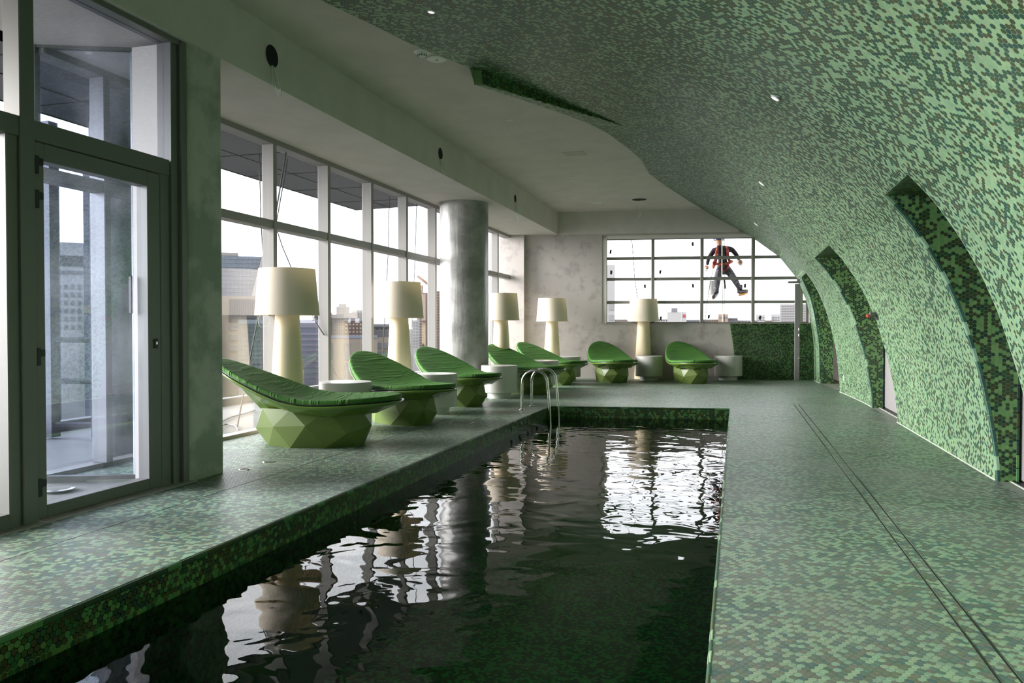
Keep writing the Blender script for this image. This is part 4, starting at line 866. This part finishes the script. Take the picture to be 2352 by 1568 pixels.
rope([at(958, 455, 13.6), at(957, 470, 13.6), at(953, 600, 13.6), at(945, 770, 13.6), at(940, 820, 13.6)], 'thin rope right of the second lamp')
rope([at(1440, 475, 20.2), at(1451, 545, 20.2), at(1458, 640, 20.2), at(1465, 690, 20.2), at(1470, 760, 20.2)], 'dark rope slanting across the left pane of the far window', .01)
for k, (pts, lab) in enumerate(([[(505, 970), (530, 958), (560, 950), (585, 942)], 'grey hose lying along the terrace outside the first pane'], [[(500, 990), (515, 975), (540, 978), (545, 992), (520, 998), (500, 994)], 'coiled grey hose on the terrace by the concrete pier'])):
    P3 = []
    for x, y in pts: r_ = at(x, y, 1) - CAM; P3.append(CAM + r_ * (-1.20 / r_[2]))
    rope(catmull(P3, 6), lab, .012, 'hose', M['soffit'])
rope(catmull([at(x, y, 11.2) for x, y in ((765, 845), (772, 860), (785, 875), (792, 880))], 5), 'thin black wire outside the third pane above the side table', .005, 'wire')
# ------------------------------------------------------------------ tape scraps on the far window
for x, y, lab in ((190, 445, 'top left pane of the far window'), (848, 383, 'top row, second pane of the far window'), (195, 610, 'second row, leftmost pane of the far window'), (588, 607, 'second row, second pane of the far window'), (465, 722, 'third row, leftmost pane of the far window'),
                  (850, 717, 'third row, second pane of the far window'), (1267, 717, 'pane below the right boot of the hanging man'), (977, 965, 'bottom row, third pane of the far window'), (592, 978, 'bottom row, second pane beside the far lamp'), (1388, 972, 'bottom row, fourth pane of the far window')):
    px, py = 1350 + x / 3.485, 450 + y / 3.485; r_ = at(px, py, 1) - CAM; t = (18.23 + .135 + .15 * 4.07) / (r_[1] - .15 * r_[0]); q = CAM + r_ * t; s = fs(q[0])
    a = random.uniform(-.15, .15); w_, h_ = .026, .045
    pts = [(-w_, -h_), (w_ * .7, -h_ * 1.1), (w_, h_ * .9), (-w_ * .9, h_)]; pts = [(s + c * math.cos(a) - d_ * math.sin(a), q[2] + c * math.sin(a) + d_ * math.cos(a)) for c, d_ in pts]
    o = MB(FAR).add([(c, yy_, z) for yy_ in (.143, .147) for c, z in pts], [(0, 1, 2, 3), (7, 6, 5, 4)] + [(i, 4 + i, 4 + (i + 1) % 4, (i + 1) % 4) for i in range(4)]).build('tape_scrap', bmat('tape_%d' % int(x), (104, 98, 92))); tag(o, 'scrap of grey tape on the ' + lab, 'tape', 'tape scraps')

# ------------------------------------------------------------------ rope-access worker outside the far window
DP = 20.0
def J(px, py, dd=0): return at(px, py, DP + dd)
jts = {'pel': (J(1663, 620), .15, .12), 'wst': (J(1660, 604), .145, .11), 'chs': (J(1659, 585, .02), .19, .125), 'upc': (J(1657, 572, .02), .15, .11), 'nck': (J(1654, 565), .06, .06), 'hd0': (J(1652, 557), .085, .09), 'hd1': (J(1651, 546), .09, .1),
       'ls': (J(1640, 575), .078, .075), 'le': (J(1627, 594, -.05), .055, .055), 'lw': (J(1624.5, 608, -.2), .042, .04),
       'rs': (J(1681, 572), .078, .075), 're': (J(1693, 587, -.05), .055, .055), 'rw': (J(1698, 597, -.22), .042, .04),
       'lh': (J(1652, 622), .11, .11), 'lk': (J(1647, 645, -.28), .088, .088), 'la': (J(1645, 670, -.05), .062, .062),
       'rh': (J(1674, 622), .11, .11), 'rk': (J(1688, 643, -.30), .088, .088), 'ra': (J(1699, 663, -.12), .062, .062)}
edges = [('pel', 'wst'), ('wst', 'chs'), ('chs', 'upc'), ('upc', 'nck'), ('nck', 'hd0'), ('hd0', 'hd1'), ('upc', 'ls'), ('ls', 'le'), ('le', 'lw'), ('upc', 'rs'), ('rs', 're'), ('re', 'rw'), ('pel', 'lh'), ('lh', 'lk'), ('lk', 'la'), ('pel', 'rh'), ('rh', 'rk'), ('rk', 'ra')]
names = list(jts)
def skin(name, pts, rad, eds, root=0, sub=2):
    me = bpy.data.meshes.new(name + '_cage'); me.from_pydata([tuple(p) for p in pts], eds, []); o = bpy.data.objects.new(name, me); COL.objects.link(o)
    sk = o.modifiers.new('skin', 'SKIN'); sk.use_smooth_shade = True
    for i, r in enumerate(rad): me.skin_vertices[0].data[i].radius = r; me.skin_vertices[0].data[i].use_root = (i == root)
    ss = o.modifiers.new('sub', 'SUBSURF'); ss.levels = ss.render_levels = sub
    dg = bpy.context.evaluated_depsgraph_get(); ev = bpy.data.meshes.new_from_object(o.evaluated_get(dg)); bpy.data.objects.remove(o); return ev
bm_ = skin('person', [jts[k][0] for k in names], [(jts[k][1], jts[k][2]) for k in names], [(names.index(a), names.index(b_)) for a, b_ in edges])
cloth = mat('dark_work_clothes', srgb(48, 46, 56), .85, noise=(30, srgb(150, 148, 155), .6, .66)); skinm = mat('skin', srgb(196, 150, 120), .6); red = mat('red_harness', srgb(150, 44, 40), .6, noise=(18, srgb(226, 130, 90), .52, .6)); boot = mat('black_boots', srgb(40, 40, 42), .5); sole = mat('tan_sole', srgb(190, 130, 60), .7); trous = mat('grey_trousers', srgb(78, 78, 86), .85, noise=(22, srgb(165, 165, 170), .56, .64))
for m_ in (cloth, trous, skinm): bm_.materials.append(m_)
zw = jts['wst'][0][2] - .08; zh = jts['nck'][0][2]
for p_ in bm_.polygons:
    c = p_.center
    p_.material_index = 1 if c.z < zw and abs(c.x - jts['pel'][0][0]) < .9 and not (c.x < jts['lw'][0][0] + .14 and c.z > jts['lw'][0][2] - .2) and not (c.x > jts['rw'][0][0] - .12 and c.z > jts['rw'][0][2] - .15) else (2 if c.z > zh + .02 else 0)
person = link('person', bm_); person.data.name = 'person'
tag(person, 'person in dark work clothes and red harness hanging on ropes outside the far window', 'person')
def limb(name, pts, r, m_, parent=person): return smooth_by_angle(MB().tube([tuple(p) for p in pts], r, 12).build(name, m_, parent), 60)
# helmet, vest panels and straps, gloves, boots
hc = J(1651, 550)
smooth_by_angle(MB().lathe([(.135, -.02), (.138, .03), (.12, .09), (.07, .135), (.01, .145)], 24, tuple(hc)).build('helmet', mat('violet_helmet', srgb(70, 62, 120), .35), person), 40)
fv = -_f
def strap(name, pl, r=.035): return limb(name, [J(x, y, d_) for x, y, d_ in pl], r, red)
strap('vest_strap', [(1648, 568, -.10), (1646, 580, -.15), (1645, 592, -.14), (1641, 606, -.12), (1637, 616, -.1)], [.025, .042, .045, .048, .035]); strap('vest_strap', [(1669, 566, -.10), (1671, 578, -.15), (1672, 590, -.14), (1676, 600, -.12)], [.025, .035, .04, .035])
strap('waist_belt', [(1638, 603, -.06), (1648, 606, -.15), (1660, 607, -.16), (1672, 605, -.15), (1681, 600, -.06)], .038); strap('leg_loop', [(1657, 612, -.15), (1660, 622, -.16), (1668, 620, -.15), (1673, 608, -.14)], .022)
def hand(nm, w0, dirv, sidev, m_):
    pts = [w0, w0 + dirv * .05, w0 + dirv * .10]; rad = [(.038, .026), (.044, .026), (.042, .022)]; eds = [(0, 1), (1, 2)]
    for k, L in enumerate((.062, .072, .068, .054)):
        b0 = w0 + dirv * .10 + sidev * (-.033 + .022 * k); n = len(pts); curl = np.array([0, -1, -.2]) * .02
        pts += [b0, b0 + dirv * L * .55, b0 + dirv * L + curl]; rad += [(.010, .010), (.0095, .0095), (.008, .008)]; eds += [(2, n), (n, n + 1), (n + 1, n + 2)]
    n = len(pts); b0 = w0 + dirv * .03 + sidev * -.04; pts += [b0, b0 + dirv * .03 + sidev * -.025, b0 + dirv * .06 + sidev * -.03]; rad += [(.012, .012), (.011, .011), (.009, .009)]; eds += [(0, n), (n, n + 1), (n + 1, n + 2)]
    link(nm, skin(nm, pts, rad, eds), m_, person)
hand('hand', jts['lw'][0], np.array([-.05, -.1, -.99]), np.array([1., .2, 0]), skinm)
hand('hand', jts['rw'][0], np.array([.3, -.3, -.9]), np.array([.9, .3, .2]), skinm)
for nm, an, toe, heel in (('l', 'la', J(1639, 682, -.22), J(1644, 675, .02)), ('r', 'ra', J(1716, 668, -.3), J(1698, 672, -.1))):
    a_ = jts[an][0]
    bt = limb('boot', [a_ + (0, 0, .10), a_, heel * .6 + a_ * .4, toe * .5 + heel * .5, toe], [.075, .07, .072, .06, .045], boot)
    off = np.array([0, 0, -.055]) if nm == 'r' else np.array([-.02, .03, -.05])
    limb('sole', [heel + off, (heel + toe) / 2 + off, toe + off * .8], [.032, .034, .026], sole, bt)
# things he carries
sp_ = empty('sponge_pad', tuple(J(1700, 602, -.36))); tag(sp_, 'round pale cleaning pad held in the right hand of the hanging person', 'cleaning pad')
smooth_by_angle(MB().lathe([(.03, -.03), (.058, -.02), (.066, 0), (.058, .02), (.03, .03)], 24).build('pad', mat('pad', srgb(205, 175, 150), .9), sp_), 60); smooth_by_angle(MB().tube([(0, 0, .02), (0, 0, .06)], .015, 8).build('grip', boot, sp_), 40)
sp_.rotation_euler = (math.pi / 2, 0, PSI)
bk = empty('bucket', tuple(J(1633, 676, .34))); tag(bk, 'white bucket hanging behind the left leg of the person outside', 'bucket')
smooth_by_angle(MB().lathe([(.10, 0), (.14, .34), (.148, .35), (.135, .35), (.095, .015)], 28, close=True).build('pail', M['white'], bk), 40); MB().lathe([(.096, .0), (.096, .012)], 24).build('bottom', M['white'], bk)
MB().tube([(.14 * math.cos(t), 0, .34 + .2 * math.sin(t)) for t in np.linspace(0, math.pi, 13)], .006, 6).build('handle', M['chrome'], bk)
sq = empty('squeegee', tuple(J(1669, 672, -.2))); tag(sq, 'dark squeegee dangling between the legs of the person outside', 'tool')
MB().tube([(0, 0, 0), (-.03, 0, .12)], .008, 6).build('hook', M['chrome'], sq); MB().tube([(-.03, 0, .1), (-.06, 0, .34)], [.02, .024], 10).build('handle', boot, sq)
rope([J(1658.5, 470, -.3), J(1658.5, 560, -.3), J(1658.5, 640, -.48), J(1660, 760, -.48)], 'pale main rope running down in front of the hanging person', .014, 'rope', M['sealant'])
rope([J(1663.5, 470, -.3), J(1663.5, 560, -.3), J(1663.5, 640, -.48), J(1664, 760, -.48)], 'thin second rope just right of the main rope', .007)
rope([J(1640, 608, -.1), J(1631, 650, -.05), J(1622, 712, 0), J(1617, 760, 0)], 'slanting tether rope at the left of the hanging person', .008)
for d_, nm in ((DP - .2, 0),): pass
